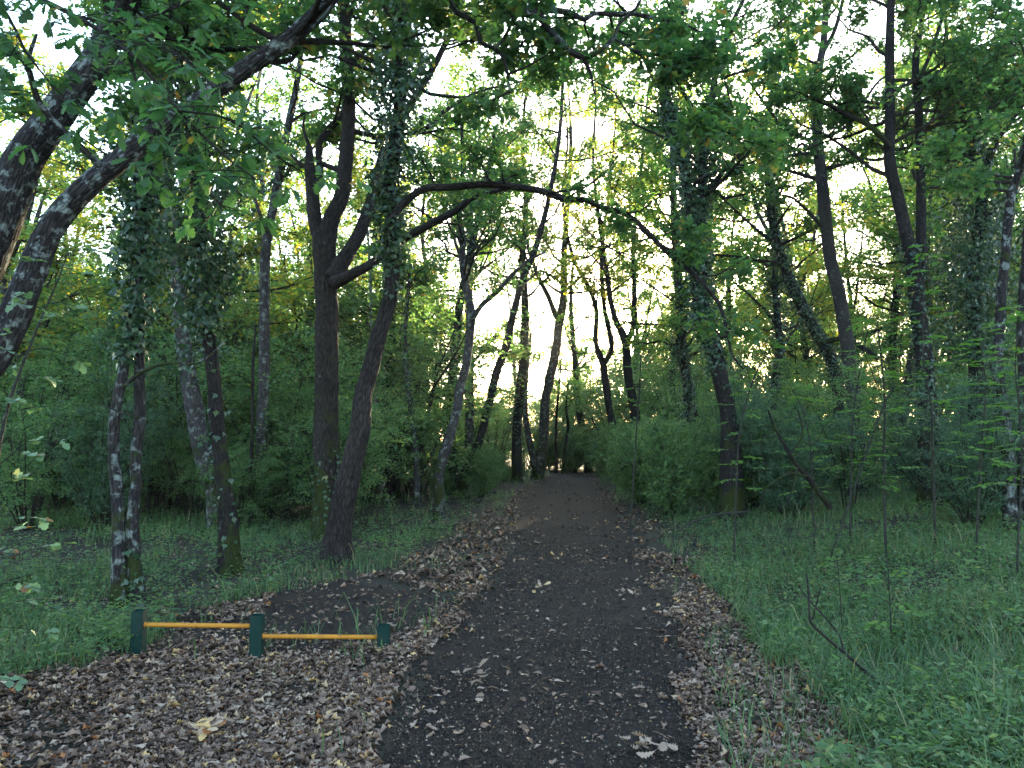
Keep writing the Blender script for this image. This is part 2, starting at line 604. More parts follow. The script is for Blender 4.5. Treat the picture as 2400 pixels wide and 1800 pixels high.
gx = np.concatenate([-np.geomspace(1500, 14, 16), np.linspace(-13, 13, 130), np.geomspace(14, 1500, 16)])
gy = np.concatenate([-np.geomspace(1500, 4, 12), np.linspace(-3.5, 26, 140), np.linspace(26.6, 70, 50), np.geomspace(76, 2000, 16)])
grid_sheet('ground', gx, gy, lambda x, y: gz(x, y), M['soil'], 'dark forest floor under the trees and bushes')

# path sheet: follows the edges, sinks below the ground at its rim
ys = np.linspace(0.5, 46, 420)
us = np.linspace(-0.12, 1.12, 40)
l, r = path_edges(ys)
wl_ = 0.10 * wob(ys, ys * 0.3, 2.3, 0.2)[:, None]
wr_ = 0.10 * wob(ys, ys * 0.5, 2.0, 2.2)[:, None]
X = (l[:, None] + wl_) + ((r - l)[:, None] + wr_ - wl_) * us[None]
Y = np.repeat(ys[:, None], len(us), 1)
crown_ = 0.012 * sstep(-0.12, 0.06, us) * sstep(1.12, 0.94, us) - 0.006 + 0.02 * sstep(0, .3, us) * sstep(1, .7, us)
Z = gz(X, Y) + crown_[None] + 0.006 * (vnoise(np.stack([X * 2.2, Y * 2.2, X * 0], -1), 3) - .5) + 0.004 * (vnoise(np.stack([X * 9, Y * 9, X * 0], -1), 4) - .5)
nx, ny = len(us), len(ys)
k = (np.arange(ny - 1)[:, None] * nx + np.arange(nx - 1)[None]).ravel()
gm = G()
gm.add(np.stack([X, Y, Z], -1).reshape(-1, 3), np.concatenate([np.stack([k, k + 1, k + nx + 1], -1), np.stack([k, k + nx + 1, k + nx], -1)]))
path = tag(gm.obj('path', [M['cinder']]), 'dark cinder footpath running straight into the wood', 'path', kind='structure')

def path_z(x, y):
    l, r = path_edges(y)
    u = (np.asarray(x, float) - l) / (r - l)
    return gz(x, y) + np.where((u > -.1) & (u < 1.1), .012 * sstep(-.12, .06, u) * sstep(1.12, .94, u) - .006 + .02 * sstep(0, .3, u) * sstep(1, .7, u), 0)


# bare trodden patch around the exercise bars, joined to the path
pc = [flat(*p) for p in [(330, 1545), (420, 1480), (560, 1430), (640, 1392), (800, 1345), (1000, 1390), (1130, 1400), (1100, 1440), (980, 1500), (900, 1530), (700, 1560), (480, 1575)]]
cx, cyy = np.mean([p[0] for p in pc]), np.mean([p[1] for p in pc])
V, F = [], []
NR = 14
ring = []
for i in range(len(pc)):
    a, b = np.array(pc[i]), np.array(pc[(i + 1) % len(pc)])
    for t in np.arange(6) / 6:
        ring.append(a + (b - a) * t)
ring = np.array(ring)
for q in range(NR + 1):
    t = q / NR
    P2 = np.array([cx, cyy]) + (ring - [cx, cyy]) * t * (1 + 0.05 * np.sin(np.arange(len(ring))[:, None] * 0.9))
    z = gz(P2[:, 0], P2[:, 1]) + 0.014 * sstep(1.0, 0.75, t) - 0.006
    V.append(np.column_stack([P2, z]))
n = len(ring)
for q in range(NR):
    for i in range(n):
        a, b = q * n + i, q * n + (i + 1) % n
        F += [(a, b, b + n), (a, b + n, a + n)]
gm = G()
gm.add(np.vstack(V), F)
tag(gm.obj('clearing', [M['cinder']]), 'trodden dark earth patch around the low exercise bars', 'clearing', kind='structure')

# ------------------------------------------------------------------ trees
def px_line(pts, Y0, Y1=None):
    """Pixel polyline (x, y, width px) at a depth running Y0..Y1 -> 3-D points and radii."""
    n = len(pts)
    ysl = np.linspace(Y0, Y0 if Y1 is None else Y1, n)
    P = np.array([at(p[0], p[1], yy) for p, yy in zip(pts, ysl)])
    D = np.linalg.norm(P - np.array([0, 0, CAM_H]), axis=1)
    R = np.array([p[2] for p in pts]) * 0.5 * ysl / FPX
    return P, R


def ground_foot(P, R):
    """Run the first point of a stem down to just under the ground."""
    z = float(gz(P[0, 0], P[0, 1]))
    if P[0, 2] > z - 0.05:
        d = P[1] - P[0]
        h = P[0, 2] - z + 0.12
        k = 0.5 * h / max(d[2], 0.2)
        foot = np.array([P[0, 0] - d[0] * k, P[0, 1] - d[1] * k, z - 0.12])
        if h < 0.3:
            P = np.vstack([foot, P[1:]]) if len(P) > 2 else np.vstack([foot, P])
            R = R if len(R) == len(P) else np.concatenate([[R[0]], R])
        else:
            P = np.vstack([foot, P])
            R = np.concatenate([[R[0] * 1.08], R])
    return P, R


def oak_clusters(gm, ends, dirs, nleaf, size, tmpl, mat, droop=0.25, spread=0.16, tint=(0.4, 0.25), warm=0.0):
    """Rosettes of leaves at twig ends."""
    n = len(ends) * nleaf
    C = np.repeat(ends, nleaf, 0)
    D = np.repeat(dirs, nleaf, 0)
    A = norm(rand_dir(n, -0.7, 0.6) + 0.55 * D + np.array([0, 0, -droop]))
    N = norm(np.array([0, 0, 1.0]) + 0.75 * rand_dir(n))
    C = C + A * 0.02 - D * RNG.uniform(0, spread * 1.6, n)[:, None] + rand_dir(n) * (RNG.uniform(0, 1, n) ** 0.7 * spread)[:, None]
    tb = np.repeat(RNG.normal(0, 0.10, len(ends)), nleaf)
    T = np.clip(RNG.normal(tint[0], tint[1], n) + tb + warm, 0, 1)
    place(gm, C, A, N, RNG.uniform(0.75, 1.2, n) * size, tmpl, T, mat, RNG.uniform(0.8, 1.25, n))


def branching(starts, dirs, lens, r0, ntw, depthK=6, up=0.15, wig=0.16, sub=4):
    """Limbs, twigs and sprigs, all vectorised. Returns tube batches and twig ends."""
    M_ = len(starts)
    K = depthK
    t = np.linspace(0, 1, K)
    dv = norm(dirs)
    bend = rand_dir(M_) * 0.5
    P = starts[:, None] + lens[:, None, None] * (dv[:, None] * t[None, :, None] + bend[:, None] * (t ** 2)[None, :, None] * 0.35
                                                  + np.array([0, 0, up])[None, None] * (t ** 2)[None, :, None])
    P[:, 1:] += RNG.normal(0, wig, (M_, K - 1, 3)) * lens[:, None, None] * 0.16
    R = r0[:, None] * (1 - 0.78 * t[None])
    # twigs
    ti = RNG.uniform(0.28, 1.0, (M_, ntw))
    fi = ti * (K - 1)
    i0 = np.minimum(fi.astype(int), K - 2)
    fr = (fi - i0)[..., None]
    mi = np.arange(M_)[:, None]
    S2 = P[mi, i0] * (1 - fr) + P[mi, i0 + 1] * fr
    tang = norm(P[mi, i0 + 1] - P[mi, i0])
    D2 = norm(0.65 * tang + 0.9 * rand_dir(M_ * ntw, -0.35, 0.55).reshape(M_, ntw, 3))
    L2 = lens[:, None] * RNG.uniform(0.22, 0.48, (M_, ntw)) * (1.15 - 0.5 * ti)
    S2, D2, L2 = S2.reshape(-1, 3), D2.reshape(-1, 3), L2.ravel()
    t4 = np.linspace(0, 1, 4)
    P2 = S2[:, None] + L2[:, None, None] * (D2[:, None] * t4[None, :, None] + np.array([0, 0, 0.12])[None, None] * (t4 ** 2)[None, :, None])
    P2[:, 1:] += RNG.normal(0, 0.05, (len(S2), 3, 3)) * L2[:, None, None]
    R2 = (np.repeat(r0, ntw) * 0.30)[:, None] * (1 - 0.7 * t4[None])
    # sprigs
    ts = RNG.uniform(0.25, 1.0, (len(S2), sub))
    fi = ts * 3
    i0 = np.minimum(fi.astype(int), 2)
    fr = (fi - i0)[..., None]
    mi = np.arange(len(S2))[:, None]
    S3 = P2[mi, i0] * (1 - fr) + P2[mi, i0 + 1] * fr
    D3 = norm(0.7 * np.repeat(D2, sub, 0) + 0.8 * rand_dir(len(S2) * sub, -0.4, 0.5))
    L3 = np.repeat(L2, sub) * RNG.uniform(0.2, 0.45, len(S2) * sub)
    S3 = S3.reshape(-1, 3)
    E3 = S3 + D3 * L3[:, None]
    P3 = np.stack([S3, (S3 + E3) / 2 + RNG.normal(0, 0.03, S3.shape), E3], 1)
    R3 = np.repeat(R2[:, 1], sub)[:, None] * np.array([0.5, 0.4, 0.25])[None]
    ends = np.vstack([E3, P2[:, -1]])
    ed = np.vstack([D3, D2])
    return (P, R), (P2, R2), (P3, R3), ends, ed


def crown_from(gm, P, R, h0, nl, ln, ntw, nleaf, size, tmpl, leafmat=0, twigmat=1, az=None, tint=(0.4, 0.25), sub=4, elev=(-0.1, 0.8), spread=0.16, top=1.0):
    """Limbs with leaves along the stem P above height h0."""
    z = P[:, 2]
    L = np.concatenate([[0], np.cumsum(np.linalg.norm(np.diff(P, axis=0), axis=1))])
    ok = np.where(z >= h0)[0]
    if len(ok) < 2:
        ok = np.arange(len(P))[-3:]
    lo, hi = L[ok[0]], L[-1]
    q = lo + (hi - lo) * RNG.uniform(0, top, nl)
    S = np.stack([np.interp(q, L, P[:, c]) for c in range(3)], -1)
    rr = np.interp(q, L, R)
    d = rand_dir(nl, *elev)
    if az is not None:
        d = norm(d + np.array([az[0], az[1], 0]) * RNG.uniform(0.2, 1.0, nl)[:, None])
    frac = (q - lo) / max(hi - lo, 0.01)
    lens = ln * RNG.uniform(0.55, 1.15, nl) * (1.1 - 0.45 * frac)
    b1, b2, b3, e, ed = branching(S, d, lens, np.clip(rr * 0.45, 0.015, 0.07), ntw, sub=sub)
    for (PP, RR), sd in ((b1, 5), (b2, 4), (b3, 3)):
        V, F, B = tubes(PP, RR, sd)
        gm.add(V, F, twigmat, None, B)
    oak_clusters(gm, e, ed, nleaf, size, tmpl, leafmat, spread=spread, tint=tint)
    return len(e) * nleaf


def ivy_on(gm, P, R, L0, L1, n, out0, out1, size=0.07, hang=0.3, mat=0):
    """Ivy leaves round a stem between lengths L0 and L1 (fractions), standing off by out0..out1."""
    L = np.concatenate([[0], np.cumsum(np.linalg.norm(np.diff(P, axis=0), axis=1))])
    q = RNG.uniform(L0, L1, n) ** 1.0 * L[-1]
    C = np.stack([np.interp(q, L, P[:, c]) for c in range(3)], -1)
    rr = np.interp(q, L, R)
    fr = (q / L[-1] - L0) / max(L1 - L0, 1e-6)
    th = RNG.uniform(0, 2 * np.pi, n)
    patch = vnoise(np.stack([np.cos(th) * 1.3, np.sin(th) * 1.3, q * 1.1], -1), 11)
    out = (out0 + (out1 - out0) * fr) * (0.15 + 1.5 * np.clip(patch - 0.25, 0, 1)) * RNG.uniform(0.1, 1.0, n) ** 0.8
    O = np.stack([np.cos(th), np.sin(th), np.zeros(n)], -1)
    C = C + O * (rr + 0.012 + out)[:, None]
    C[:, 2] += RNG.normal(0, 0.03, n)
    A = norm(O * RNG.uniform(0.2, 0.9, n)[:, None] + rand_dir(n) * 0.6 + np.array([0, 0, -0.9]))
    N = norm(O + 0.5 * rand_dir(n) + np.array([0, 0, 0.35]))
    ns = max(1, n // 34)                                   # sprays standing off the trunk and hanging down
    sel = RNG.uniform(0, 1, n) < (0.5 if out1 > .15 else 0.15)
    sq = RNG.uniform(L0, L1, ns) * L[-1]
    sth = RNG.uniform(0, 2 * np.pi, ns)
    so = np.interp(sq, L, R) + (out0 + (out1 - out0) * (sq / L[-1] - L0) / max(L1 - L0, 1e-6)) * RNG.uniform(.35, 1.25, ns) + .03
    SC = np.stack([np.interp(sq, L, P[:, c]) for c in range(3)], -1) + np.stack([np.cos(sth) * so, np.sin(sth) * so, RNG.normal(0, .1, ns)], -1)
    pick = RNG.integers(0, ns, n)
    sp_ = RNG.normal(0, 1, (n, 3)) * np.array([.07, .07, .12])
    C[sel] = SC[pick[sel]] + sp_[sel]
    place(gm, C, A, N, RNG.uniform(0.6, 1.25, n) * size, IVY, np.clip(RNG.normal(.45, .25, n), 0, 1), mat)


TREES = {}
HERO = []
MANY = []


def build_tree(name, label, cat, stems, bark, group=None, limbs=(), ivy=(), crown=(), stem_names='trunk', ridge=0.0, root=0.5, lump=0.10, leafkey='oak_leaf', seed=1, step=0.12, sides=20):
    """stems/limbs: (pixel points, Y0, Y1). ivy: (stem index, L0, L1, n, out0, out1). crown: dicts for crown_from with key stem."""
    lines = []
    for k, (pts, Y0, Y1) in enumerate(stems):
        P, R = px_line(pts, Y0, Y1)
        if k == 0 or pts[0][1] > 1000:
            P, R = ground_foot(P, R)
        lines.append(resample(P, R, step))
    base = lines[0][0][0].copy()
    base[2] = float(gz(base[0], base[1]))
    e = empty(name, base, label, cat, group)
    for k, (P, R) in enumerate(lines):
        gm = G()
        rg = ridge if k == 0 else 0
        if rg:
            P_, R_ = resample(P[::3] if (len(P) - 1) % 3 == 0 else np.vstack([P[:-1:3], P[-1:]]), R[::3] if (len(P) - 1) % 3 == 0 else np.concatenate([R[:-1:3], R[-1:]]), .05)
        else:
            P_, R_ = P, R
        V, F, B = tubes(P_[None], R_[None], 60 if rg else sides, lump, seed + k, (0, 1, 0.05), root if k == 0 or P[0, 2] < 0.5 else 0, rg)
        gm.add(V, F, 0, None, B)
        gm.obj(stem_names if k == 0 else ('stem' if P[0, 2] < 0.6 else 'limb'), [M['bark_oak'] if k and bark == M['bark_moss'] else bark], e)
    for k, (pts, Y0, Y1) in enumerate(limbs):
        P, R = px_line(pts, Y0, Y1)
        P, R = resample(P, R, step * 0.7)
        P = P + (vnoise(P * 2.5 + seed, 1)[:, None] - .5) * 0.04
        gm = G()
        V, F, B = tubes(P[None], R[None], 10, lump * 1.2, seed + 20 + k, (0, 1, 0.3))
        gm.add(V, F, 0, None, B)
        gm.obj('limb', [M['bark_oak'] if bark == M['bark_moss'] else bark], e)
        lines.append((P, R))
    if ivy:
        gm = G()
        for (k, a, b, n, o0, o1) in ivy:
            ivy_on(gm, *lines[k], a, b, n, o0, o1)
        gm.obj('ivy', [M['ivy_leaf']], e)
    if crown:
        gm = G()
        for c in crown:
            c = dict(c)
            P, R = lines[c.pop('stem')]
            c['nl'] = int(c['nl'] * 1.3)
            c['nleaf'] = int(c['nleaf'] * 1.25)
            crown_from(gm, P, R, **c)
        gm.obj('crown', [M[leafkey], M['twig']], e)
    TREES[name] = lines
    if group is None:
        HERO.append((name.replace('_', ' '), base[0], base[1]))
    return e


O0, O1 = OAK0, OAK1
W = 'wood'
# near left: two-stemmed twisted tree beside the exercise bars
build_tree('twin_stem_tree', 'slim tree with two twisted lichen-spotted stems right behind the exercise bars', 'tree',
           [([(284, 1448, 40), (277, 1308, 31), (277, 1200, 30), (273, 1142, 29), (266, 1052, 27), (271, 962, 24), (286, 889, 24), (302, 799, 22), (315, 708, 20), (330, 600, 18), (322, 480, 16), (318, 330, 12)], 7.4, 7.9),
            ([(322, 1444, 40), (313, 1308, 30), (311, 1200, 28), (320, 1142, 27), (318, 1070, 26), (329, 980, 25), (327, 871, 23), (327, 781, 21), (331, 672, 20), (336, 560, 18), (350, 420, 15), (360, 250, 12)], 7.45, 8.0)],
           M['bark_lichen'], lump=0.2, root=0.45, seed=3,
           ivy=[(0, .52, 1.0, 1500, .05, .30), (1, .55, 1.0, 1700, .05, .32), (1, 0.03, .12, 40, .01, .05)],
           limbs=[([(290, 905, 9), (340, 868, 8), (400, 850, 6), (470, 848, 4), (530, 800, 3)], 7.5, 7.2), ([(329, 975, 5), (280, 965, 4), (235, 945, 2)], 7.6, 7.3)],
           crown=[dict(stem=1, h0=4.3, nl=5, ln=1.6, ntw=5, nleaf=7, size=.11, tmpl=OAK2)])
# ivy clad tree
build_tree('ivy_clad_tree', 'dark trunk smothered in ivy above head height, between the twisted stems and the big oak', 'tree',
           [([(540, 1340, 54), (531, 1200, 42), (521, 1106, 38), (506, 962, 34), (501, 889, 32), (485, 780, 30), (474, 690, 28), (470, 600, 27), (462, 470, 26), (456, 380, 24), (440, 230, 22), (425, 80, 20), (415, -150, 16), (410, -450, 10)], 9.1, 9.3)],
           M['bark_dark'], root=0.9, lump=0.14, seed=5, ridge=.12,
           ivy=[(0, .30, .62, 5200, .12, .95), (0, .62, .96, 5200, .7, .9), (0, .02, .32, 90, .01, .04)],
           crown=[dict(stem=0, h0=6.0, nl=10, ln=2.2, ntw=6, nleaf=8, size=.11, tmpl=OAK2)])
build_tree('leaning_grey_tree', 'thick grey leaning trunk behind the ivy-smothered tree', 'tree',
           [([(512, 1185, 50), (506, 1150, 46), (477, 1070, 42), (456, 962, 40), (441, 889, 38), (430, 800, 34), (415, 650, 30), (395, 450, 26), (370, 200, 20), (350, -100, 12)], 13.0, 13.6)],
           M['bark_grey'], seed=7, ivy=[(0, .25, .75, 900, .02, .12)],
           crown=[dict(stem=0, h0=5.0, nl=9, ln=2.8, ntw=6, nleaf=8, size=.12, tmpl=OAK2)])
build_tree('pale_lichen_tree', 'straight slender trunk pale with lichen, left of the big oak', 'tree',
           [([(611, 1185, 30), (613, 1080, 27), (615, 962, 26), (620, 853, 25), (620, 708, 24), (622, 600, 23), (629, 542, 22), (640, 488, 21), (662, 362, 19), (680, 271, 17), (698, 180, 14), (720, 0, 10)], 14.5, 15.0)],
           M['bark_grey'], seed=9, crown=[dict(stem=0, h0=6.3, nl=9, ln=2.6, ntw=6, nleaf=8, size=.12, tmpl=OAK2)],
           limbs=[([(629, 542, 10), (600, 470, 8), (590, 380, 6), (570, 300, 4)], 14.6, 14.6)])
build_tree('dead_sapling', 'thin dark leafless pole in front of the pale lichen-covered trunk', 'tree',
           [([(589, 1195, 11), (588, 1100, 9), (592, 980, 8), (593, 853, 7), (600, 760, 4)], 13.4, 13.6)], M['bark_dark'], sides=8, root=.2, seed=10,
           limbs=[([(592, 980, 3), (640, 985, 2.5), (690, 1000, 2), (720, 1005, 1.5)], 13.5, 13.2), ([(592, 1010, 3), (640, 1040, 2), (700, 1045, 1.5)], 13.5, 13.3),
                  ([(593, 900, 3), (560, 880, 2), (520, 885, 1.5)], 13.5, 13.2), ([(591, 1060, 3), (640, 1080, 2), (690, 1110, 1.5)], 13.5, 13.6)])
# the big forked oak
build_tree('forked_oak', 'stout mossy oak forking high up, just behind the leaning ivy-topped trunk', 'tree',
           [([(768, 1262, 78), (767, 1180, 64), (766, 1120, 58), (764, 1000, 57), (765, 900, 55), (765, 800, 53), (765, 672, 53), (762, 600, 52), (760, 545, 50)], 12.4, 12.4),
            ([(762, 575, 44), (741, 530, 34), (734, 470, 31), (727, 398, 26), (724, 343, 16)], 12.4, 12.5),
            ([(762, 580, 46), (778, 506, 38), (800, 463, 36), (811, 362, 33), (818, 253, 31), (811, 108, 30), (807, 0, 28), (800, -200, 22), (790, -500, 12)], 12.4, 12.2)],
           M['bark_moss'], seed=11, lump=0.09, root=0.7, ridge=.11, sides=28,
           limbs=[([(738, 440, 18), (750, 410, 17), (747, 350, 16), (758, 322, 18), (800, 272, 16), (836, 217, 14), (890, 155, 12), (940, 100, 8)], 12.4, 13.0),
                  ([(775, 655, 44), (800, 620, 40), (840, 548, 32), (865, 481, 27), (882, 430, 24), (905, 340, 20), (960, 250, 17), (1020, 150, 15), (1075, 30, 12), (1100, -80, 9)], 12.3, 12.9),
                  ([(780, 665, 34), (815, 648, 28), (860, 625, 22), (900, 598, 19), (952, 557, 18), (1017, 521, 18), (1067, 495, 16), (1107, 463, 15), (1161, 447, 12), (1210, 440, 7)], 12.2, 11.0),
                  ([(1000, 300, 12), (1050, 255, 11), (1118, 217, 8), (1180, 200, 4)], 12.8, 13.2), ([(727, 345, 10), (712, 300, 7), (716, 270, 4)], 12.5, 12.5)],
           ivy=[(0, .01, .30, 260, .01, .05)],
           crown=[dict(stem=2, h0=5.4, nl=12, ln=2.7, ntw=6, nleaf=8, size=.115, tmpl=OAK2), dict(stem=4, h0=5.6, nl=13, ln=2.5, ntw=6, nleaf=8, size=.115, tmpl=OAK2, tint=(.7, .22)),  # yellower tint on this limb: autumn colour plus painted-in backlight
                  dict(stem=3, h0=5.8, nl=4, ln=1.4, ntw=5, nleaf=8, size=.115, tmpl=OAK2)])
# leaning ivy-topped trunk with the arching limb over the path
ARCH = [(908, 520, 24), (945, 477, 19), (995, 443, 18), (1053, 439, 17), (1125, 434, 17), (1198, 436, 17), (1270, 448, 16), (1324, 467, 15), (1371, 468, 14), (1415, 488, 13.5), (1462, 499, 13), (1505, 532, 12), (1552, 579, 11), (1600, 622, 11), (1636, 654, 10), (1690, 719, 9), (1705, 781, 7), (1716, 835, 5), (1741, 868, 3)]
build_tree('arching_tree', 'furrowed leaning trunk nearest the path, ivy on top, one long limb arching over the path', 'tree',
           [([(788, 1336, 65.4), (793, 1241, 53.3), (803, 1181, 51.6), (817, 1120, 49.9), (831, 1060, 48.2), (844, 1000, 44.7), (851, 925, 40.4), (872, 853, 37.8), (890, 781, 36.1), (912, 708, 34.4), (922, 636, 32.7), (919, 560, 31.0), (913, 434, 29.2), (928, 325, 27.5), (937, 217, 26.7), (936, 108, 25.8), (934, 0, 24.1), (930, -250, 17.2), (940, -550, 8.6)], 9.9, 10.2)],
           M['bark_oak'], seed=13, lump=0.10, root=0.75, ridge=.13, sides=28,
           limbs=[(ARCH, 10.0, 9.6), ([(1462, 499, 5), (1500, 495, 4), (1530, 470, 3), (1560, 450, 2)], 9.75, 9.6), ([(1552, 579, 5), (1600, 585, 4), (1680, 578, 2.5)], 9.7, 9.6),
                  ([(1324, 467, 5), (1400, 420, 4), (1430, 390, 3), (1450, 360, 2)], 9.8, 10.1)],
           ivy=[(0, .36, .60, 2600, .05, .28), (0, .58, .93, 5000, .22, .55), (0, .32, .38, 120, .02, .06)],
           crown=[dict(stem=0, h0=6.2, nl=9, ln=2.6, ntw=6, nleaf=8, size=.115, tmpl=OAK2), dict(stem=1, h0=3.6, nl=10, ln=.85, ntw=4, nleaf=6, size=.10, tmpl=OAK2, elev=(-.3, .9))])
# leaning oaks at the left edge
TOPL = [(1046, -10, 15), (1067, 29, 14), (1114, 54, 13), (1125, 98, 12), (1158, 112, 11), (1180, 134, 10), (1190, 181, 6), (1196, 220, 3)]
build_tree('leaning_oak', 'lichen-patched oak trunk leaning in from the left edge, its boughs crossing the top', 'tree',
           [([(-330, 1230, 93.6), (-240, 1080, 81.0), (-130, 960, 75.6), (-30, 860, 72.0), (40, 725, 66.6), (85, 615, 63.0), (150, 490, 55.8), (250, 400, 50.4), (350, 320, 46.8), (480, 230, 41.4), (560, 170, 40.5), (660, 105, 39.6), (740, 35, 37.8), (800, -40, 34.2), (900, -150, 28.8), (1020, -200, 25.2)], 6.4, 7.2)],
           M['bark_lichen'], seed=17, lump=0.10, root=0.4, ridge=.08, sides=28,
           limbs=[([(-60, 30, 12), (0, 87, 13), (60, 145, 14), (90, 225, 15), (150, 300, 16), (235, 395, 18)], 5.6, 6.7),
                  ([(900, -150, 30), (1040, -80, 28), (1150, -5, 25), (1190, 22, 23), (1263, 36, 20), (1288, 69, 18), (1317, 98, 17), (1342, 123, 16), (1368, 137, 14), (1378, 160, 9), (1386, 184, 6), (1392, 220, 3)], 7.1, 7.4),
                  ([(1190, 22, 19), (1240, 28, 17), (1285, 24, 16), (1335, 29, 15), (1371, 45, 13), (1393, 31, 12), (1451, 34, 12), (1487, 33, 11), (1541, 45, 10), (1600, 57, 9), (1665, 94, 7), (1690, 150, 5), (1720, 260, 3)], 7.2, 7.6),
                  ([(1368, 137, 11), (1407, 119, 11), (1440, 87, 10), (1451, 54, 8), (1487, 22, 7), (1510, -20, 5)], 7.3, 7.3),
                  ([(900, -150, 18), (980, -90, 16)] + TOPL, 7.1, 7.3), ([(1158, 112, 9), (1183, 90, 9), (1206, 40, 8), (1212, 10, 7)], 7.2, 7.2),
                  ([(1440, 90, 6), (1500, 130, 5), (1560, 170, 4), (1620, 240, 3), (1660, 330, 2)], 7.3, 7.7),
                  ([(65, 148, 10), (75, 110, 9), (85, 80, 6)], 6.0, 5.9)],
           crown=[dict(stem=2, h0=3, nl=5, ln=1.2, ntw=5, nleaf=7, size=.115, tmpl=OAK2, elev=(-.5, .6)), dict(stem=3, h0=3, nl=9, ln=1.3, ntw=5, nleaf=7, size=.115, tmpl=OAK2, elev=(-.6, .5)),
                  dict(stem=5, h0=3, nl=4, ln=.9, ntw=4, nleaf=7, size=.115, tmpl=OAK2, elev=(-.5, .6)), dict(stem=0, h0=5.0, nl=9, ln=1.5, ntw=5, nleaf=7, size=.115, tmpl=OAK2),
                  dict(stem=7, h0=3, nl=6, ln=1.1, ntw=5, nleaf=7, size=.115, tmpl=OAK2, elev=(-.6, .4))])
build_tree('thick_leaning_oak', 'thickest leaning trunk at the upper left edge, above the lichen-patched one', 'tree',
           [([(-420, 1200, 132.0), (-250, 950, 114.4), (-100, 730, 105.6), (-10, 540, 95.0), (50, 385, 88.0), (120, 285, 81.0), (200, 175, 70.4), (235, 120, 61.6), (290, 20, 54.6), (380, -140, 45.8), (480, -330, 35.2), (560, -600, 21.1)], 7.6, 8.2)],
           M['bark_lichen'], seed=19, lump=0.09, root=0.4, sides=28,
           crown=[dict(stem=0, h0=5.2, nl=14, ln=2.0, ntw=6, nleaf=8, size=.115, tmpl=OAK2)])
# centre left
build_tree('slanting_thin_tree', 'thin grey tree slanting right, standing alone on the grassy verge left of the path', 'tree',
           [([(1030, 1222, 30), (1029, 1160, 26), (1028, 1106, 25), (1046, 1052, 24), (1071, 962, 22), (1078, 907, 21), (1093, 853, 20), (1104, 745, 20), (1098, 700, 18), (1089, 654, 17), (1082, 600, 16), (1086, 560, 15), (1075, 490, 13), (1085, 380, 10), (1080, 280, 6)], 15.2, 15.5)],
           M['bark_grey'], seed=21, root=0.4,
           limbs=[([(1106, 750, 14), (1130, 715, 12), (1162, 687, 11), (1200, 645, 9), (1234, 614, 7), (1280, 590, 4)], 15.3, 15.0)],
           crown=[dict(stem=0, h0=4.5, nl=13, ln=2.3, ntw=6, nleaf=8, size=.11, tmpl=LEAF2)], ivy=[(0, .0, .06, 60, .01, .04)])
build_tree('curved_dark_tree', 'dark curving trunk with mossy foot, right of the slanting thin tree', 'tree',
           [([(1081, 1160, 27.2), (1089, 1114, 22.1), (1111, 1063, 20.4), (1129, 1016, 19.6), (1148, 940, 18.7), (1165, 871, 18.7), (1183, 824, 17.8), (1201, 745, 17.0), (1216, 683, 16.1), (1232, 636, 15.3), (1252, 590, 14.4), (1270, 530, 13.6), (1287, 460, 11.9), (1310, 330, 9.3), (1320, 180, 6.8), (1330, 20, 4.2)], 22.0, 22.5)],
           M['bark_moss'], seed=23, crown=[dict(stem=0, h0=5.5, nl=16, ln=3.0, ntw=6, nleaf=8, size=.13, tmpl=LEAF2)])
build_tree('ivy_stump_tree', 'ivy-wrapped trunk rising beside the foot of the dark curving tree', 'tree',
           [([(1062, 1156, 28), (1060, 1070, 25), (1054, 998, 24), (1060, 889, 23), (1068, 817, 20), (1080, 700, 18), (1110, 560, 16), (1140, 420, 12), (1160, 300, 7)], 22.6, 23)],
           M['bark_dark'], seed=25, ivy=[(0, .03, .75, 2600, .05, .25)], crown=[dict(stem=0, h0=6, nl=10, ln=2.8, ntw=6, nleaf=8, size=.13, tmpl=LEAF2)])
build_tree('white_stem_tree', 'thin whitish stem just right of the leaning furrowed trunk', 'tree',
           [([(905, 1166, 16), (894, 1106, 13), (887, 1034, 12), (881, 943, 11), (880, 875, 10), (870, 780, 9), (868, 650, 8), (860, 520, 5)], 20.0, 20.5)],
           bark_mat('bark_white', (.06, .055, .05), (.30, .29, .28), .9, 0, 16, (.30, .31, .30)), seed=27, sides=10,
           crown=[dict(stem=0, h0=4.5, nl=7, ln=1.8, ntw=5, nleaf=8, size=.12, tmpl=LEAF2)])
build_tree('ivy_pole_tree', 'ivy-coated dark pole behind the thin whitish stem', 'tree',
           [([(927, 1160, 24), (923, 1070, 20), (916, 962, 20), (916, 853, 19), (919, 745, 17), (925, 600, 14), (915, 450, 9)], 21, 21.5)],
           M['bark_dark'], seed=29, ivy=[(0, .25, .9, 2000, .03, .2)], crown=[dict(stem=0, h0=5, nl=9, ln=2.4, ntw=6, nleaf=8, size=.12, tmpl=LEAF2)])
build_tree('grey_pole_tree', 'slim straight grey pole left of the slanting thin tree', 'tree',
           [([(977, 1180, 18), (975, 1070, 14), (963, 962, 13), (955, 889, 12), (950, 780, 10), (960, 640, 7)], 18.5, 19)],
           M['bark_grey'], seed=31, sides=10, ivy=[(0, .3, .9, 700, .02, .12)], crown=[dict(stem=0, h0=4.5, nl=7, ln=1.8, ntw=5, nleaf=8, size=.12, tmpl=LEAF2)])
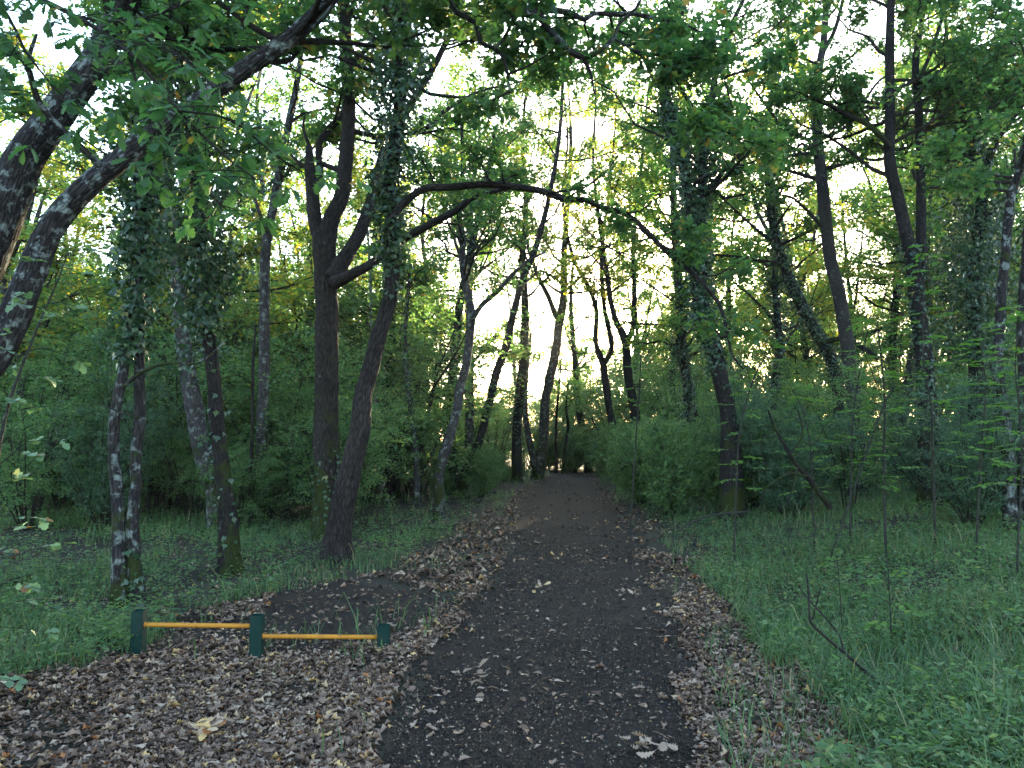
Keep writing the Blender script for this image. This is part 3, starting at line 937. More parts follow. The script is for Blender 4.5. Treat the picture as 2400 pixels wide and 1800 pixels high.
build_tree('ivy_column_tree', 'tall ivy column just left of where the path ends', 'tree',
           [([(1212, 1108, 24), (1212, 998, 22), (1222, 889, 21), (1230, 781, 20), (1230, 708, 18), (1225, 600, 15), (1232, 480, 12), (1225, 330, 9), (1235, 180, 5)], 29, 29)],
           M['bark_dark'], seed=33, ivy=[(0, .1, .95, 4200, .1, .38)], crown=[dict(stem=0, h0=7, nl=15, ln=3.2, ntw=6, nleaf=8, size=.14, tmpl=LEAF2)])
build_tree('path_end_oak', 'twin-stemmed tree standing at the left edge of the path end', 'tree',
           [([(1262, 1098, 28.9), (1274, 1034, 22.9), (1277, 943, 22.1), (1288, 889, 22.1), (1303, 817, 21.2), (1310, 763, 20.4), (1321, 690, 18.7), (1322, 600, 15.3), (1330, 480, 11.9), (1338, 330, 8.5), (1330, 180, 4.2)], 31.5, 31.5),
            ([(1256, 1096, 20.4), (1245, 1052, 17.0), (1234, 1000, 14.4), (1230, 930, 11.9), (1236, 860, 9.3), (1245, 780, 6.0)], 31.5, 31.2)],
           M['bark_grey'], seed=35, limbs=[([(1311, 755, 14), (1300, 735, 13), (1288, 701, 12), (1252, 625, 9), (1235, 560, 5)], 31.5, 31.3)],
           crown=[dict(stem=0, h0=7.5, nl=20, ln=3.4, ntw=6, nleaf=8, size=.14, tmpl=LEAF2, tint=(.8, .2)), dict(stem=1, h0=4.5, nl=5, ln=1.5, ntw=5, nleaf=7, size=.13, tmpl=LEAF2)], leafkey='far_leaf')  # yellow main crown: autumn tint that also stands in for sunlit leaves
for q, (pts, Y, lab) in enumerate([
        ([(1304, 1083, 7), (1303, 998, 6), (1310, 907, 5), (1316, 840, 3)], 37, 'thin young stem at the path end, right beside the twin-stemmed tree'),
        ([(1321, 1083, 9), (1326, 1040, 8), (1332, 998, 7), (1327, 960, 5), (1330, 900, 3)], 36, 'crooked short stem in the middle of the path end'),
        ([(1375, 1072, 17), (1364, 998, 15), (1353, 943, 14), (1348, 853, 13), (1342, 781, 11), (1338, 690, 8), (1345, 600, 5)], 38, 'slim dark tree standing right of the path end against the glow')]):
    build_tree('young_tree', lab, 'tree', [(pts, Y, Y)], M['bark_dark'], group='young trees at the path end', seed=37 + q, sides=8, leafkey='far_leaf',
               crown=[dict(stem=0, h0=2.6 if q < 2 else 5, nl=5 + q * 2, ln=1.2 + q * .5, ntw=5, nleaf=7, size=.13, tmpl=LEAF2)])
build_tree('glow_tree', 'dark tree with forked stems right of the path end', 'tree',
           [([(1445, 1060, 19.2), (1440, 1023, 17.6), (1429, 962, 16.8), (1418, 889, 16.8), (1413, 850, 16.8), (1397, 803, 12.0), (1397, 727, 11.2), (1379, 672, 10.4), (1342, 600, 8.8), (1320, 480, 7.2), (1330, 330, 4.8), (1322, 220, 3.2)], 30, 30),
            ([(1413, 855, 14.4), (1433, 817, 12.8), (1425, 760, 11.2), (1415, 708, 10.4), (1410, 600, 9.6), (1425, 470, 7.2), (1440, 320, 4.8), (1446, 200, 3.2)], 30, 30)],
           M['bark_dark'], seed=41, leafkey='far_leaf', crown=[dict(stem=0, h0=6.5, nl=14, ln=3, ntw=6, nleaf=8, size=.14, tmpl=LEAF2, tint=(.8, .2)), dict(stem=1, h0=6.5, nl=15, ln=3, ntw=6, nleaf=8, size=.14, tmpl=LEAF2, tint=(.8, .2))])  # yellow crowns, sun through the leaves partly put into the autumn tint
build_tree('spreading_tree', 'tall tree with two long straight forks, left of the ivy-wrapped tree by the path', 'tree',
           [([(1490, 1060, 22.4), (1487, 962, 20.8), (1473, 889, 20.0), (1465, 799, 19.2), (1444, 752, 12.8), (1430, 700, 12.0), (1422, 636, 11.2), (1405, 520, 8.8), (1390, 380, 6.4), (1396, 220, 4.8), (1380, 80, 2.4)], 27, 27),
            ([(1466, 805, 14.4), (1484, 763, 12.8), (1487, 672, 12.0), (1485, 560, 10.4), (1500, 430, 8.0), (1512, 280, 5.6), (1530, 120, 3.2)], 27, 27)],
           M['bark_dark'], seed=43, leafkey='far_leaf', crown=[dict(stem=0, h0=6.5, nl=15, ln=3.0, ntw=6, nleaf=8, size=.135, tmpl=LEAF2, tint=(.8, .2)), dict(stem=1, h0=6.0, nl=15, ln=3, ntw=6, nleaf=8, size=.135, tmpl=LEAF2, tint=(.8, .2))])  # yellow autumn tint doubles as painted sunlight in both crowns
# right side
build_tree('ivy_wrapped_tree', 'big ivy-wrapped tree right of the path, bent near its foot, under the arching limb tip', 'tree',
           [([(1716, 1120, 52), (1712, 1050, 44), (1706, 962, 38), (1688, 889, 36), (1672, 817, 38), (1648, 763, 40), (1640, 672, 38), (1636, 600, 36), (1627, 540, 32), (1615, 466, 26), (1595, 358, 22), (1565, 230, 19), (1560, 130, 16), (1600, 20, 13), (1650, -120, 8)], 14.0, 14.6),
            ([(1634, 590, 30), (1640, 500, 26), (1645, 434, 24), (1650, 350, 20), (1668, 240, 17), (1690, 120, 14), (1760, -40, 9)], 14.3, 14.8)],
           M['bark_dark'], seed=45, lump=.12, ivy=[(0, .25, .70, 4200, .04, .16), (0, .68, .86, 700, .06, .15), (1, 0, .5, 2000, .08, .2)],
           limbs=[([(1640, 640, 16), (1600, 600, 12), (1560, 580, 9), (1500, 540, 5)], 14.4, 14.0)],
           crown=[dict(stem=0, h0=6.0, nl=14, ln=2.4, ntw=6, nleaf=8, size=.115, tmpl=OAK2), dict(stem=1, h0=6.0, nl=12, ln=2.3, ntw=6, nleaf=8, size=.115, tmpl=OAK2)])
build_tree('bowed_ivy_tree', 'ivy-covered trunk bowing to the left above the dark junipers', 'tree',
           [([(1975, 1100, 30), (1968, 1000, 28), (1965, 915, 27), (1960, 871, 27), (1936, 817, 27), (1907, 770, 26), (1875, 708, 25), (1853, 661, 24), (1831, 600, 22), (1812, 530, 18), (1800, 430, 12), (1810, 320, 7)], 19, 19.5)],
           M['bark_dark'], seed=47, ivy=[(0, .3, .9, 3200, .04, .16)], crown=[dict(stem=0, h0=6, nl=11, ln=2.4, ntw=6, nleaf=8, size=.12, tmpl=OAK2)],
           limbs=[([(1935, 800, 14), (1985, 795, 12), (2030, 820, 12), (2060, 840, 9)], 18.6, 18.0)])
build_tree('smooth_grey_tree', 'smooth grey straight trunk between the bowing ivy tree and the dark twin trunks', 'tree',
           [([(2010, 1100, 38), (2004, 960, 34), (1990, 835, 32), (1976, 745, 31), (1962, 672, 30), (1945, 600, 29), (1931, 470, 28), (1918, 344, 25), (1911, 217, 21), (1922, 145, 18), (1933, 72, 16), (1938, -60, 13), (1945, -300, 7)], 16, 16.4)],
           bark_mat('bark_smooth', (.035, .032, .031), (.10, .092, .088), .25, .2, 34), seed=49, lump=.05,
           limbs=[([(1926, 365, 12), (1880, 360, 8), (1820, 370, 7), (1790, 350, 4)], 16.2, 15.9), ([(1935, 540, 11), (1900, 500, 8), (1860, 465, 6), (1830, 455, 3)], 16.2, 15.8),
                  ([(1925, 130, 12), (1960, 60, 10), (1985, -40, 7)], 16.3, 16.6), ([(1918, 330, 10), (1990, 290, 8), (2060, 190, 6), (2120, 170, 3)], 16.3, 16.8)],
           crown=[dict(stem=0, h0=7.0, nl=16, ln=2.6, ntw=6, nleaf=8, size=.115, tmpl=OAK2), dict(stem=4, h0=5, nl=4, ln=1.2, ntw=4, nleaf=7, size=.115, tmpl=OAK2)])
build_tree('dark_twin_tree', 'tall dark double-trunked oak at right with a limb reaching left', 'tree',
           [([(2176, 1120, 46), (2172, 960, 42), (2164, 831, 38), (2153, 745, 36), (2146, 672, 34), (2138, 600, 32), (2124, 550, 30), (2106, 470, 28), (2086, 380, 26), (2086, 289, 24), (2085, 181, 22), (2086, 72, 20), (2090, -40, 18), (2100, -300, 10)], 13, 13.3),
            ([(2172, 720, 28), (2160, 579, 24), (2159, 470, 22), (2157, 362, 20), (2152, 253, 18), (2146, 145, 16), (2165, 20, 12), (2190, -120, 7)], 13.2, 13.5)],
           M['bark_dark'], seed=51, limbs=[([(2083, 345, 16), (2070, 325, 14), (2034, 293, 14), (1980, 268, 12), (1944, 246, 11), (1907, 231, 8), (1870, 215, 4)], 13.1, 12.6),
                                           ([(2160, 315, 12), (2180, 302, 11), (2208, 289, 10), (2262, 286, 9), (2330, 270, 6), (2400, 285, 3)], 13.4, 13.0), ([(2150, 200, 10), (2190, 100, 9), (2220, 0, 7)], 13.4, 13.6),
                                           ([(2086, 320, 9), (2130, 250, 8), (2210, 160, 6), (2330, 90, 4)], 13.2, 12.4)],
           ivy=[(0, .1, .4, 700, .01, .1)],
           crown=[dict(stem=0, h0=6.0, nl=16, ln=2.3, ntw=6, nleaf=8, size=.115, tmpl=OAK2), dict(stem=1, h0=5.5, nl=10, ln=2.2, ntw=6, nleaf=8, size=.115, tmpl=OAK2), dict(stem=2, h0=4, nl=7, ln=1.1, ntw=5, nleaf=7, size=.11, tmpl=OAK2),
                  dict(stem=3, h0=4, nl=7, ln=1.4, ntw=5, nleaf=7, size=.11, tmpl=OAK2), dict(stem=5, h0=4, nl=7, ln=1.4, ntw=5, nleaf=7, size=.11, tmpl=OAK2)])
build_tree('right_edge_tree', 'rough-barked slim trunk beside the right edge of the picture', 'tree',
           [([(2372, 1235, 38.7), (2367, 1197, 31.7), (2363, 1070, 28.2), (2352, 962, 25.5), (2341, 889, 23.8), (2338, 817, 22.9), (2345, 745, 22.0), (2349, 672, 22.0), (2356, 600, 21.1), (2360, 542, 20.2), (2370, 452, 19.4), (2385, 416, 18.5), (2402, 350, 17.6), (2440, 200, 13.2), (2470, 0, 7.9)], 10.0, 10.2)],
           M['bark_lichen'], seed=53, lump=.14, root=.4, crown=[dict(stem=0, h0=4.6, nl=8, ln=1.6, ntw=5, nleaf=7, size=.11, tmpl=OAK2)])
build_tree('edge_pole_tree', 'trunk cut off by the right edge of the picture', 'tree',
           [([(2404, 1240, 30), (2400, 1100, 26), (2401, 900, 24), (2396, 780, 22), (2404, 600, 20), (2420, 400, 16), (2430, 200, 10)], 10.6, 10.8)], M['bark_lichen'], seed=55, lump=.12)
build_tree('ivy_tower_tree', 'tree entirely hidden by dark ivy at upper right, behind the edge trunk', 'tree',
           [([(2290, 1150, 40), (2288, 900, 34), (2280, 640, 30), (2300, 480, 26), (2275, 330, 22), (2240, 230, 14)], 14.5, 14.5),
            ([(2300, 420, 18), (2340, 320, 18), (2400, 240, 14), (2460, 160, 8)], 14.4, 14.0)],
           M['bark_dark'], seed=57, ivy=[(0, .35, .7, 7000, .5, 1.1), (0, .7, .92, 3000, .9, .3)], crown=[dict(stem=1, h0=5, nl=8, ln=1.8, ntw=6, nleaf=8, size=.11, tmpl=OAK2), dict(stem=0, h0=5.5, nl=10, ln=2.4, ntw=6, nleaf=8, size=.11, tmpl=OAK2)])

# background wood: five builds, copied
far_builds = []
for q in range(6):
    e = empty('background_tree', (0, 0, 0), '', 'tree')
    hgt = 11 + q * 0.9
    n = 8
    t = np.linspace(0, 1, n)
    lean = RNG.normal(0, .9, 2)
    P = np.stack([lean[0] * t ** 1.5 + RNG.normal(0, .10, n), lean[1] * t + RNG.normal(0, .10, n), -0.2 + hgt * t], -1)
    P[0, :2] = 0
    R = (0.13 + 0.02 * (q % 3)) * (1 - 0.85 * t) + .015
    P, R = resample(P, R, 0.35)
    gm = G()
    V, F, B = tubes(P[None], R[None], 10, .12, 60 + q, (0, 1, 0.05), .4)
    gm.add(V, F, 0, None, B)
    f2 = P[len(P) // 2]
    V, F, B = tubes(np.stack([f2, f2 + [.5, .2, 1.2], f2 + [.8, .4, 3.0], f2 + [1.3, .5, 4.4]])[None], np.array([[.07, .06, .045, .02]]), 8, .1, 70 + q)
    gm.add(V, F, 0, None, B)
    gm.obj('trunk', [M['bark_dark'] if q % 2 else M['bark_grey']], e)
    gm = G()
    crown_from(gm, P, R, 2.8 + (q % 3) * .9, 30, 3.0, 7, 9, .14, LEAF3, sub=4, elev=(-.25, .8), tint=(.5 + .32 * (q % 3 == 0), .25), spread=.24)  # every third build yellower, autumn tint also imitating sunlit leaves
    gm.obj('crown', [M['far_leaf'], M['twig']], e)
    if q % 2:
        gm = G()
        ivy_on(gm, P, R, .02, .55, 2200, .05, .22, .09)
        gm.obj('ivy', [M['ivy_leaf']], e)
    far_builds.append(e)
far_used = [False] * len(far_builds)
spots = []
tries = 0
while len(spots) < 112 and tries < 20000:
    tries += 1
    y = RNG.uniform(17, 78)
    x = RNG.uniform(-0.80, 0.80) * y * 0.95
    l, r = path_edges(y)
    gap = 2.2 if y < 36 else (0.6 if y > 46 else 1.6)
    if l - gap < x < r + gap and y < 50:
        continue
    if x > 0 and y < 22 and x < 9:
        continue
    if x / y < .10 and y > 30 and RNG.uniform() < .5:
        continue
    # leave the low sky open around the glow beyond the path end
    if -0.035 < x / y < 0.17 and y > 38 and RNG.uniform() < .2:
        continue
    if -.06 < x / y < .14 and y > 43 and (y < 50 or RNG.uniform() < .45):
        continue
    if all((x - a) ** 2 + (y - b) ** 2 > 4.0 for a, b in spots):
        spots.append((x, y))
for q, (x, y) in enumerate(spots):
    k = q % len(far_builds)
    o = far_builds[k] if not far_used[k] else copy_tree(far_builds[k])
    far_used[k] = True
    s = RNG.uniform(.85, 1.2)
    o.location = (x, y, float(gz(x, y)))
    o.rotation_euler = (0, 0, RNG.uniform(0, 6.28))
    o.scale = (s, s, s * RNG.uniform(.92, 1.12))
    side = 'left of' if x < path_edges(y)[0] else 'right of'
    if abs(x / y) < .12 and y > 40:
        o['group'] = 'far trees beyond the path end'
    else:
        o['group'] = ('ivy-footed' if k % 2 else 'grey') + ' trees deep in the wood ' + side + ' the path'
    MANY.append((o, ('taller ' if s > 1.05 else 'slim ') + ('ivy-footed tree' if k % 2 else 'grey tree'), x, y))

# ------------------------------------------------------------------ overhanging bough with big leaves, upper left
def bough():
    e = empty('oak_bough', at(120, -60, 4.4), 'overhanging oak bough with large lobed leaves at the upper left', 'bough')
    lines = [([(-120, -120, 16), (60, -20, 14), (180, 40, 12), (300, 120, 10), (420, 260, 8), (520, 360, 6), (600, 420, 4)], 4.7, 4.2),
             ([(180, 40, 9), (280, 50, 7), (380, 30, 6), (470, -10, 4)], 4.6, 4.5), ([(300, 120, 8), (330, 220, 6), (400, 330, 5), (480, 440, 4), (540, 500, 3)], 4.5, 4.3),
             ([(-60, -60, 9), (20, 40, 8), (60, 120, 6), (120, 200, 4), (140, 250, 3)], 4.6, 4.4), ([(420, 260, 6), (540, 280, 5), (640, 360, 4), (720, 410, 3)], 4.3, 4.5),
             ([(250, 90, 6), (400, 120, 5), (480, 180, 4), (520, 250, 3)], 4.5, 4.2)]
    ends, dirs = [], []
    gm = G()
    for pts, a, b in lines:
        P, R = px_line(pts, a, b)
        P, R = resample(P, R, .08)
        V, F, B = tubes(P[None], R[None], 7, .1, 5)
        gm.add(V, F, 0, None, B)
        for i in range(len(P) // 5, len(P)):
            for _ in range(2):
                d = norm(rand_dir(1, -.6, .4)[0] + norm(P[i] - P[i - 1]) * .6)
                ln = RNG.uniform(.08, .34)
                tip = P[i] + d * ln
                tw = np.stack([P[i], (P[i] + tip) / 2 + [0, 0, .01], tip])
                V, F, B = tubes(tw[None], np.array([[.004, .003, .002]]), 4)
                gm.add(V, F, 0, None, B)
                ends.append(tip)
                dirs.append(d)
    gm.obj('branch', [M['twig']], e)
    ends, dirs = np.array(ends), np.array(dirs)
    nl = 6
    n = len(ends) * nl
    C = np.repeat(ends, nl, 0)
    A = norm(rand_dir(n, -.5, .3) * 1.0 + .6 * np.repeat(dirs, nl, 0) + np.array([0, 0, -.25]))
    C = C + A * .01 + rand_dir(n) * .03
    N = norm(np.array([0, -.15, 1.0]) + .6 * rand_dir(n))
    S = RNG.uniform(.065, .115, n)
    T = np.clip(RNG.normal(.22, .22, n), 0, 1)  # low tint paints the bough's shade into its leaf colour
    T[RNG.uniform(0, 1, n) < .012] = 1.0
    # the 300 leaves nearest the camera are leaves of their own, the rest one mass
    order = np.argsort(np.linalg.norm(C - np.array([0, 0, CAM_H]), axis=1) / S)
    one, rest = order[:300], order[300:]
    gm = G()
    place(gm, C[rest], A[rest], N[rest], S[rest], OAK0, T[rest])
    tag(gm.obj('foliage', [M['oak_leaf']], e), kind='stuff')
    meshes = []
    for k in range(12):
        gm = G()
        tv = OAK0[0].copy()
        tv[:, 2] += RNG.uniform(-.15, .1) * tv[:, 1] ** 2 + RNG.uniform(-.1, .15) * np.abs(tv[:, 0])
        gm.add(tv * np.array([RNG.uniform(.85, 1.2), 1, 1]), OAK0[1], 0, np.full(len(tv), np.clip(RNG.normal(.22, .2), 0, 1)))  # same darkened tint, shade painted into the single leaves
        meshes.append(gm.mesh('leaf', [M['oak_leaf']]))
    from mathutils import Matrix
    for k, i in enumerate(one):
        o = bpy.data.objects.new('leaf', meshes[k % 12])
        COL.objects.link(o)
        o.parent = e
        sd = norm(np.cross(A[i], N[i]))
        n2 = np.cross(sd, A[i])
        m3 = Matrix(((sd[0], A[i][0], n2[0]), (sd[1], A[i][1], n2[1]), (sd[2], A[i][2], n2[2])))
        o.rotation_euler = m3.to_euler()
        o.scale = (S[i],) * 3
        o.location = Vector(C[i]) - e.location


bough()

# ------------------------------------------------------------------ shrubs
def shrub_build(kind, q):
    e = empty(kind, (0, 0, 0), '', 'shrub')
    gs, gl = G(), G()
    if kind == 'leafy_shrub':
        H, Wd, ns = 2.1 + .5 * q, 1.1 + .15 * q, 9
        a = RNG.uniform(0, 6.28, ns)
        tip = np.stack([np.cos(a) * Wd * RNG.uniform(.3, 1, ns), np.sin(a) * Wd * RNG.uniform(.3, 1, ns), H * RNG.uniform(.7, 1.05, ns)], -1)
        S = np.stack([np.cos(a) * .1, np.sin(a) * .1, np.full(ns, -.05)], -1)
        t = np.linspace(0, 1, 5)
        P = S[:, None] * (1 - t)[None, :, None] + tip[:, None] * t[None, :, None] + RNG.normal(0, .06, (ns, 5, 3)) * t[None, :, None]
        P[:, :, 2] += .25 * np.sin(t * np.pi)[None]
        V, F, B = tubes(P, np.full((ns, 1), .018) * (1 - .7 * t)[None], 5)
        gs.add(V, F, 0, None, B)
        st = P[:, 1:].reshape(-1, 3)
        st = np.repeat(st, 3, 0)
        d = rand_dir(len(st), -.2, .6)
        b1, b2, b3, en, ed = branching(st, d, RNG.uniform(.45, .95, len(st)), np.full(len(st), .006), 4, depthK=4, up=.1, sub=2)
        for (PP, RR), sd in ((b1, 4), (b2, 3)):
            V, F, B = tubes(PP, RR, sd)
            gs.add(V, F, 0, None, B)
        oak_clusters(gl, en, ed, 6, .062, LEAF2 if q == 0 else LEAF3, 0, .2, .10, (.45, .28))
        lm = M['shrub_leaf']
    else:
        jun = kind == 'juniper_shrub'
        H, Wd, ns = (2.3 + .5 * q, 1.0 + .2 * q, 26) if jun else (1.3 + .25 * q, .9, 34)
        a = RNG.uniform(0, 6.28, ns)
        rr = RNG.uniform(.1, 1, ns)
        tip = np.stack([np.cos(a) * Wd * rr, np.sin(a) * Wd * rr, H * RNG.uniform(.45, 1.0, ns) * (1.1 - .35 * rr)], -1)
        S = np.stack([np.cos(a) * .08, np.sin(a) * .08, np.full(ns, -.05)], -1)
        t = np.linspace(0, 1, 6)
        P = S[:, None] * (1 - t)[None, :, None] + tip[:, None] * t[None, :, None] + RNG.normal(0, .05, (ns, 6, 3)) * t[None, :, None]
        V, F, B = tubes(P, np.full((ns, 1), .014 if jun else .007) * (1 - .75 * t)[None], 4)
        gs.add(V, F, 0, None, B)
        st = np.repeat(P[:, 1:].reshape(-1, 3), 6 if jun else 4, 0)
        base_d = np.repeat(norm(P[:, 1:] - P[:, :-1]).reshape(-1, 3), 6 if jun else 4, 0)
        d = norm(rand_dir(len(st), -.3, .7) + base_d * (.5 if jun else 1.0))
        ln = RNG.uniform(.2, .55, len(st))
        # sprays of needles along each side shoot
        nn = 22 if jun else 16
        f = RNG.uniform(.05, 1, (len(st), nn))
        C = (st[:, None] + d[:, None] * (ln[:, None] * f)[..., None]).reshape(-1, 3)
        D = np.repeat(d, nn, 0)
        A = norm(D * (.5 if jun else .9) + rand_dir(len(C)))
        place(gl, C, A, rand_dir(len(C)), RNG.uniform(.04, .10, len(C)) * (1.1 if jun else 1.3), NEEDLE if jun else LEAF3, np.clip(RNG.normal(.45, .25, len(C)), 0, 1), 0, 1.5 if jun else .42)
        P3 = np.stack([st, st + d * ln[:, None]], 1)
        V, F, B = tubes(P3, np.tile([.004, .0015], (len(st), 1)), 3)
        gs.add(V, F, 0, None, B)
        lm = M['juniper_leaf'] if jun else M['broom_leaf']
    gs.obj('stems', [M['twig']], e)
    gl.obj('foliage', [lm], e)
    return e


SHR = {k: [shrub_build(k, q) for q in range(3)] for k in ('leafy_shrub', 'juniper_shrub', 'broom_shrub')}
used = {k: [False] * 3 for k in SHR}


def put_shrub(kind, q, x, y, s, label, group):
    b = SHR[kind][q]
    o = copy_tree(b) if used[kind][q] else b
    used[kind][q] = True
    o.location = (x, y, float(gz(x, y)))
    o.rotation_euler = (RNG.normal(0, .06), RNG.normal(0, .06), RNG.uniform(0, 6.28))
    o.scale = (s * RNG.uniform(.9, 1.15), s * RNG.uniform(.9, 1.15), s * RNG.uniform(.9, 1.1))
    o['label'] = label
    o['group'] = group
    MANY.append((o, ('tall ' if s > 1.15 else ('low ' if s < .7 else '')) + {'leafy_shrub': 'leafy green shrub', 'juniper_shrub': 'dark feathery juniper', 'broom_shrub': 'wispy broom bush'}[kind], x, y))
    return o


def scatter(n, ylo, yhi, xf, mind, test):
    out = []
    tr = 0
    while len(out) < n and tr < 6000:
        tr += 1
        y = ylo + (yhi - ylo) * RNG.uniform(0, 1)
        a, b = xf(y)
        x = RNG.uniform(a, b)
        if test(x, y) and all((x - u) ** 2 + (y - v) ** 2 > mind ** 2 for u, v in out):
            out.append((x, y))
    return out


# left wood understorey
for i, (x, y) in enumerate(scatter(80, 12.5, 36, lambda y: (-.78 * y, path_edges(y)[0] - 2.6), 1.0, lambda x, y: not (y < 15.5 and x > -2.2))):
    put_shrub('leafy_shrub', i % 3, x, y, RNG.uniform(.8, 1.65) if y > 16 else RNG.uniform(.5, 1.0), 'green leafy understorey shrub in the wood left of the path', 'leafy shrubs left of the path')
for i, (x, y) in enumerate(scatter(7, 12, 24, lambda y: (-.72 * y, path_edges(y)[0] - 3.5), 1.6, lambda x, y: True)):
    put_shrub('juniper_shrub', i % 3, x, y, RNG.uniform(.6, .95), 'dark feathery juniper among the trunks left of the path', 'junipers left of the path')
for i, (x, y) in enumerate(scatter(30, 19, 36, lambda y: (-.74 * y, path_edges(y)[0] - 3.0), 1.5, lambda x, y: True)):
    put_shrub('leafy_shrub', i % 3, x, y, RNG.uniform(1.7, 2.6), 'tall leafy screen shrub', 'tall leafy shrubs left of the path')
for i, (x, y) in enumerate(scatter(12, 22, 36, lambda y: (path_edges(y)[1] + 5.0, .74 * y), 1.8, lambda x, y: True)):
    put_shrub('leafy_shrub', i % 3, x, y, RNG.uniform(1.4, 2.2), 'tall leafy screen shrub', 'tall leafy shrubs right of the path')
# far understorey closing the view
for i, (x, y) in enumerate(scatter(50, 37, 66, lambda y: (-.75 * y, .75 * y), 2.2, lambda x, y: not (-.06 < x / y < .13))):
    lab = 'bright green leafy shrub beyond the path end' if abs(x / y) < .15 else ('green leafy shrub far back in the wood ' + ('left' if x < 0 else 'right') + ' of the path')
    put_shrub('leafy_shrub', i % 3, x, y, RNG.uniform(.9, 1.5), lab, lab.replace('shrub', 'shrubs'))
# right: junipers and broom
for i, (x, y) in enumerate(scatter(15, 10.0, 19, lambda y: (path_edges(y)[1] + 2.2 + max(0, 12 - y) * .3, .72 * y + .5), 1.15, lambda x, y: True)):
    put_shrub('juniper_shrub', i % 3, x, y, RNG.uniform(.6, .95), 'dark blue-green juniper in the thicket right of the path', 'junipers right of the path')
for i, (x, y) in enumerate(scatter(22, 14, 34, lambda y: (path_edges(y)[1] + .75, path_edges(y)[1] + 3.2), .95, lambda x, y: True)):
    put_shrub('broom_shrub', i % 3, x, y, RNG.uniform(.7, 1.25), 'yellow-green wispy broom along the right edge of the path', 'broom bushes along the right path edge')
for i, (x, y) in enumerate(scatter(34, 12, 36, lambda y: (path_edges(y)[1] + 2.6, .75 * y), 1.7, lambda x, y: True)):
    put_shrub('leafy_shrub', i % 3, x, y, RNG.uniform(.5, .85) if y < 17 else RNG.uniform(.7, 1.2), 'green leafy shrub behind the junipers right of the path', 'leafy shrubs right of the path')
for i, (x, y) in enumerate(scatter(9, 20, 35, lambda y: (path_edges(y)[0] - 2.4, path_edges(y)[0] - 1.0), 1.2, lambda x, y: True)):
    put_shrub('broom_shrub', i % 3, x, y, RNG.uniform(.4, .7), 'low wispy broom on the left verge of the far path', 'broom bushes on the left verge')
for i, (x, y) in enumerate(scatter(26, 39.5, 56, lambda y: (-.06 * y - .5, .15 * y), 1.4, lambda x, y: True)):
    put_shrub('leafy_shrub', i % 3, x, y, RNG.uniform(1.1, 1.8), 'tall bright green shrub added to keep the low sun off the path', 'tall shrubs beyond the path end')
for i, (x, y, s_) in enumerate([(5.0, 40.5, 2.0), (6.3, 43.5, 2.2), (7.6, 51.0, 2.2), (8.6, 47.0, 2.2), (4.9, 34.5, 1.5), (10.2, 55, 2.4), (12.0, 58, 2.5), (13.8, 60, 2.5), (15.5, 63, 2.5), (9.0, 42.0, 2.2), (11.0, 47, 2.3), (7.2, 33.0, 1.5), (8.4, 37.5, 1.8)]):  # added shrubs, set along the sun's direction to block it from the path
    put_shrub('leafy_shrub', i % 3, x, y, s_, 'tall bright green shrub added to keep the low sun off the path', 'tall shrubs beyond the path end')
pe = path_edges(37.0)
for dx_, dy_, s_ in ((.1, 37.0, 1.0), (-.9, 38.2, 1.25), (1.2, 38.0, 1.3), (.2, 39.0, 1.4)):
    put_shrub('broom_shrub', 2, float(sum(pe)) / 2 + dx_, dy_, s_, 'low round broom bush closing off the far end of the path', 'bushes at the path end')

# saplings with pinnate leaves
def sapling(pts, Y, nleaf, label, group, mat='ash_leaf', leaf=.20, t0=.35, broad=False):
    P, R = px_line(pts, Y)
    P, R = ground_foot(P, R)
    P, R = resample(P, R, .08)
    b = P[0].copy()
    b[2] = float(gz(b[0], b[1]))
    e = empty('sapling', b, label, 'sapling', group)
    gs, gl = G(), G()
    V, F, B = tubes(P[None], R[None], 6, .05, 3)
    gs.add(V, F, 0, None, B)
    L = np.linspace(0, 1, len(P))
    ang = RNG.uniform(0, 6)
    for k in range(nleaf):
        q = t0 + (1 - t0) * (k + RNG.uniform(0, .6)) / nleaf
        q = min(q, 1)
        p = np.array([np.interp(q, L, P[:, c]) for c in range(3)])
        ang += 2.4
        d = norm(np.array([math.cos(ang), math.sin(ang), RNG.uniform(.1, .7)]))
        # side twig, then rachis with leaflets
        tl = RNG.uniform(.03, .30) * (1.2 - q)
        p2 = p + d * tl
        d2 = norm(d * np.array([1, 1, .25]) + rand_dir(1)[0] * .25)
        ln = leaf * RNG.uniform(.7, 1.25)
        p3 = p2 + d2 * ln + np.array([0, 0, -.12 * ln])
        V, F, B = tubes(np.stack([p, p2, (p2 + p3) / 2 + [0, 0, .02 * ln], p3])[None], np.array([[.003, .0025, .0015, .001]]), 4)
        gs.add(V, F, 0, None, B)
        if broad:
            n = 6
            cs = p2 + (p3 - p2) * RNG.uniform(.2, 1, n)[:, None]
            place(gl, cs, d2 + rand_dir(n, -.5, .3) * .9, np.array([0, -.3, 1.0]) + rand_dir(n) * .4, RNG.uniform(.045, .075, n), OAK1, np.clip(RNG.normal(.5, .25, n), 0, 1), 0, 1.3)
            continue
        sd = norm(np.cross(d2, [0, 0, 1]))
        cs, as_ = [], []
        for f in (.25, .45, .65, .85):
            for s in (-1, 1):
                cs.append(p2 + (p3 - p2) * f)
                as_.append(d2 * .55 + sd * s)
        cs.append(p3)
        as_.append(d2)
        n = len(cs)
        place(gl, cs, np.array(as_) + rand_dir(n) * .12 + [0, 0, -.12], np.array([0, 0, 1.0]) + rand_dir(n) * .25, ln * RNG.uniform(.34, .48, n), LEAF2, np.clip(RNG.normal(.5, .25, n), 0, 1), 0, 1.05)
    gs.obj('stem', [M['sapling_bark']], e)
    gl.obj('foliage', [M[mat]], e)


